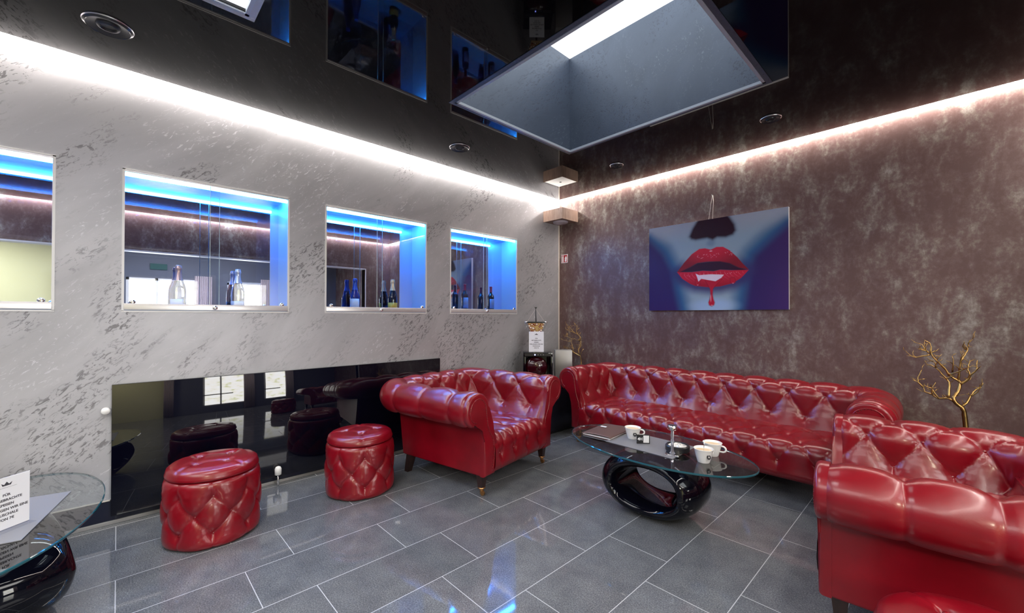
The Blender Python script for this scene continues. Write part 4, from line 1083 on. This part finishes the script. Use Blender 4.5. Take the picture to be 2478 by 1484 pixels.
def branch(lines, y0, r0, x_base, lab, twigs, sub=1.0, depth=.06):
    e = empty('gold_branch', (x_base, y0, 0), 0, lab, 'decorative branch', 'gold painted branches')
    rnd = random.Random(11); nodes = []
    bm = bmesh.new()
    zt = max(q[1] for l in lines for q in l); zb = min(q[1] for l in lines for q in l)
    for li, l in enumerate(lines):
        pts = []; ph = rnd.uniform(0, 6); am = 0 if li == 0 else rnd.uniform(.4, 1)
        for i, (x, z) in enumerate(l):
            f = (z-zb)/(zt-zb); pts.append(Vector((x-x_base, depth*math.sin(ph)*am*i/len(l)+.012*math.sin(z*23+x*9), z)))
        if li == 0: pts = [Vector((pts[0].x, 0, .10)), Vector((pts[0].x+.01, 0, .35))]+pts
        # refine with knots
        fine = []; 
        for a, b in zip(pts, pts[1:]):
            for k in range(3): fine.append(a.lerp(b, k/3)+Vector((rnd.uniform(-1, 1), rnd.uniform(-1, 1), rnd.uniform(-1, 1)))*.0022)
        fine.append(pts[-1]); n = len(fine)
        ra = r0 if li == 0 else r0*(.55 if len(l) > 5 else .34); rb = r0*.14
        rs_ = [(ra+(rb-ra)*(i/(n-1))**.8)*(1+.22*rnd.random()) for i in range(n)]
        tube(bm, fine, rs_, 7); nodes += [(p, r) for p, r in zip(fine, rs_) if p.z > zb+.10]
    for k in range(twigs):
        p, r = rnd.choice(nodes); d = Vector((rnd.uniform(-1, 1), rnd.uniform(-.8, .8), rnd.uniform(-.1, 1.2))).normalized(); ln = rnd.uniform(.02, .055)*sub
        m_ = p+d*ln*.5+Vector((rnd.uniform(-1, 1), rnd.uniform(-1, 1), rnd.uniform(-1, 1)))*.006
        tube(bm, [p, m_, p+d*ln], [min(r*.6, .004), .0022, .0012], 5)
    bm_obj('branch_wood', bm, 'gold', e, smooth=True)
    latheo('vase', [(0, 0), (.07, 0), (.085, .02), (.08, .18), (.05, .30), (.035, .34), (.045, .36), (.038, .36), (.03, .34), (0, .30)], 'blackgloss', e, 32, cap=False).location = (lines[0][0][0]-x_base, 0, 0)
    return e
branch(BR, -.25, .0135, 3.60, 'gold painted branch against the brown wall behind the right armchair', 90)
branch(BL, -.16, .010, .60, 'gold painted branch in the corner behind the left end of the sofa', 110)
bpy.data.objects['gold_branch.001'].location = (.60+.0, -.16, 0)

# ------------------------------------------------------------------ lights beyond the meshes
def area(name, loc, rot, sx, sy, p, col):
    l = bpy.data.lights.new(name, 'AREA'); l.shape = 'RECTANGLE'; l.size = sx; l.size_y = sy; l.energy = p; l.color = col
    o = bpy.data.objects.new(name, l); COL.objects.link(o); o.location = loc; o.rotation_euler = rot; return o
area('rear_fill_light', (2.4, -6.4, 2.75), (0, 0, 0), 2.6, 1.8, 45, (1, .96, .93))  # unseen fill, added to brighten the room from behind the camera
area('back_room_fill_light', (5.9, -6.2, 2.70), (0, 0, 0), .6, .6, 60, (1, .93, .7))  # added light, unseen, so the yellow far wall reads bright in the mirrors
area('back_room_fill_light', (5.6, -3.0, 2.72), (0, 0, 0), 1.6, 2.4, 40, (1, .97, .95))  # added fill over the back room, no fixture stands here
w = bpy.data.worlds.new('world'); scn.world = w; w.use_nodes = True
w.node_tree.nodes['Background'].inputs[0].default_value = (.75, .85, 1, 1); w.node_tree.nodes['Background'].inputs[1].default_value = .3

# ------------------------------------------------------------------ view
scn.view_settings.view_transform = 'Standard'; scn.view_settings.look = 'None'; scn.view_settings.gamma = 1; scn.view_settings.exposure = 1.0
scn.view_settings.use_curve_mapping = False
cy = scn.cycles
cy.use_denoising = True
try: cy.denoiser = 'OPENIMAGEDENOISE'
except Exception: pass
cy.max_bounces = 10; cy.transparent_max_bounces = 16; cy.glossy_bounces = 6; cy.diffuse_bounces = 4
cy.sample_clamp_indirect = 8; cy.caustics_reflective = False; cy.caustics_refractive = False
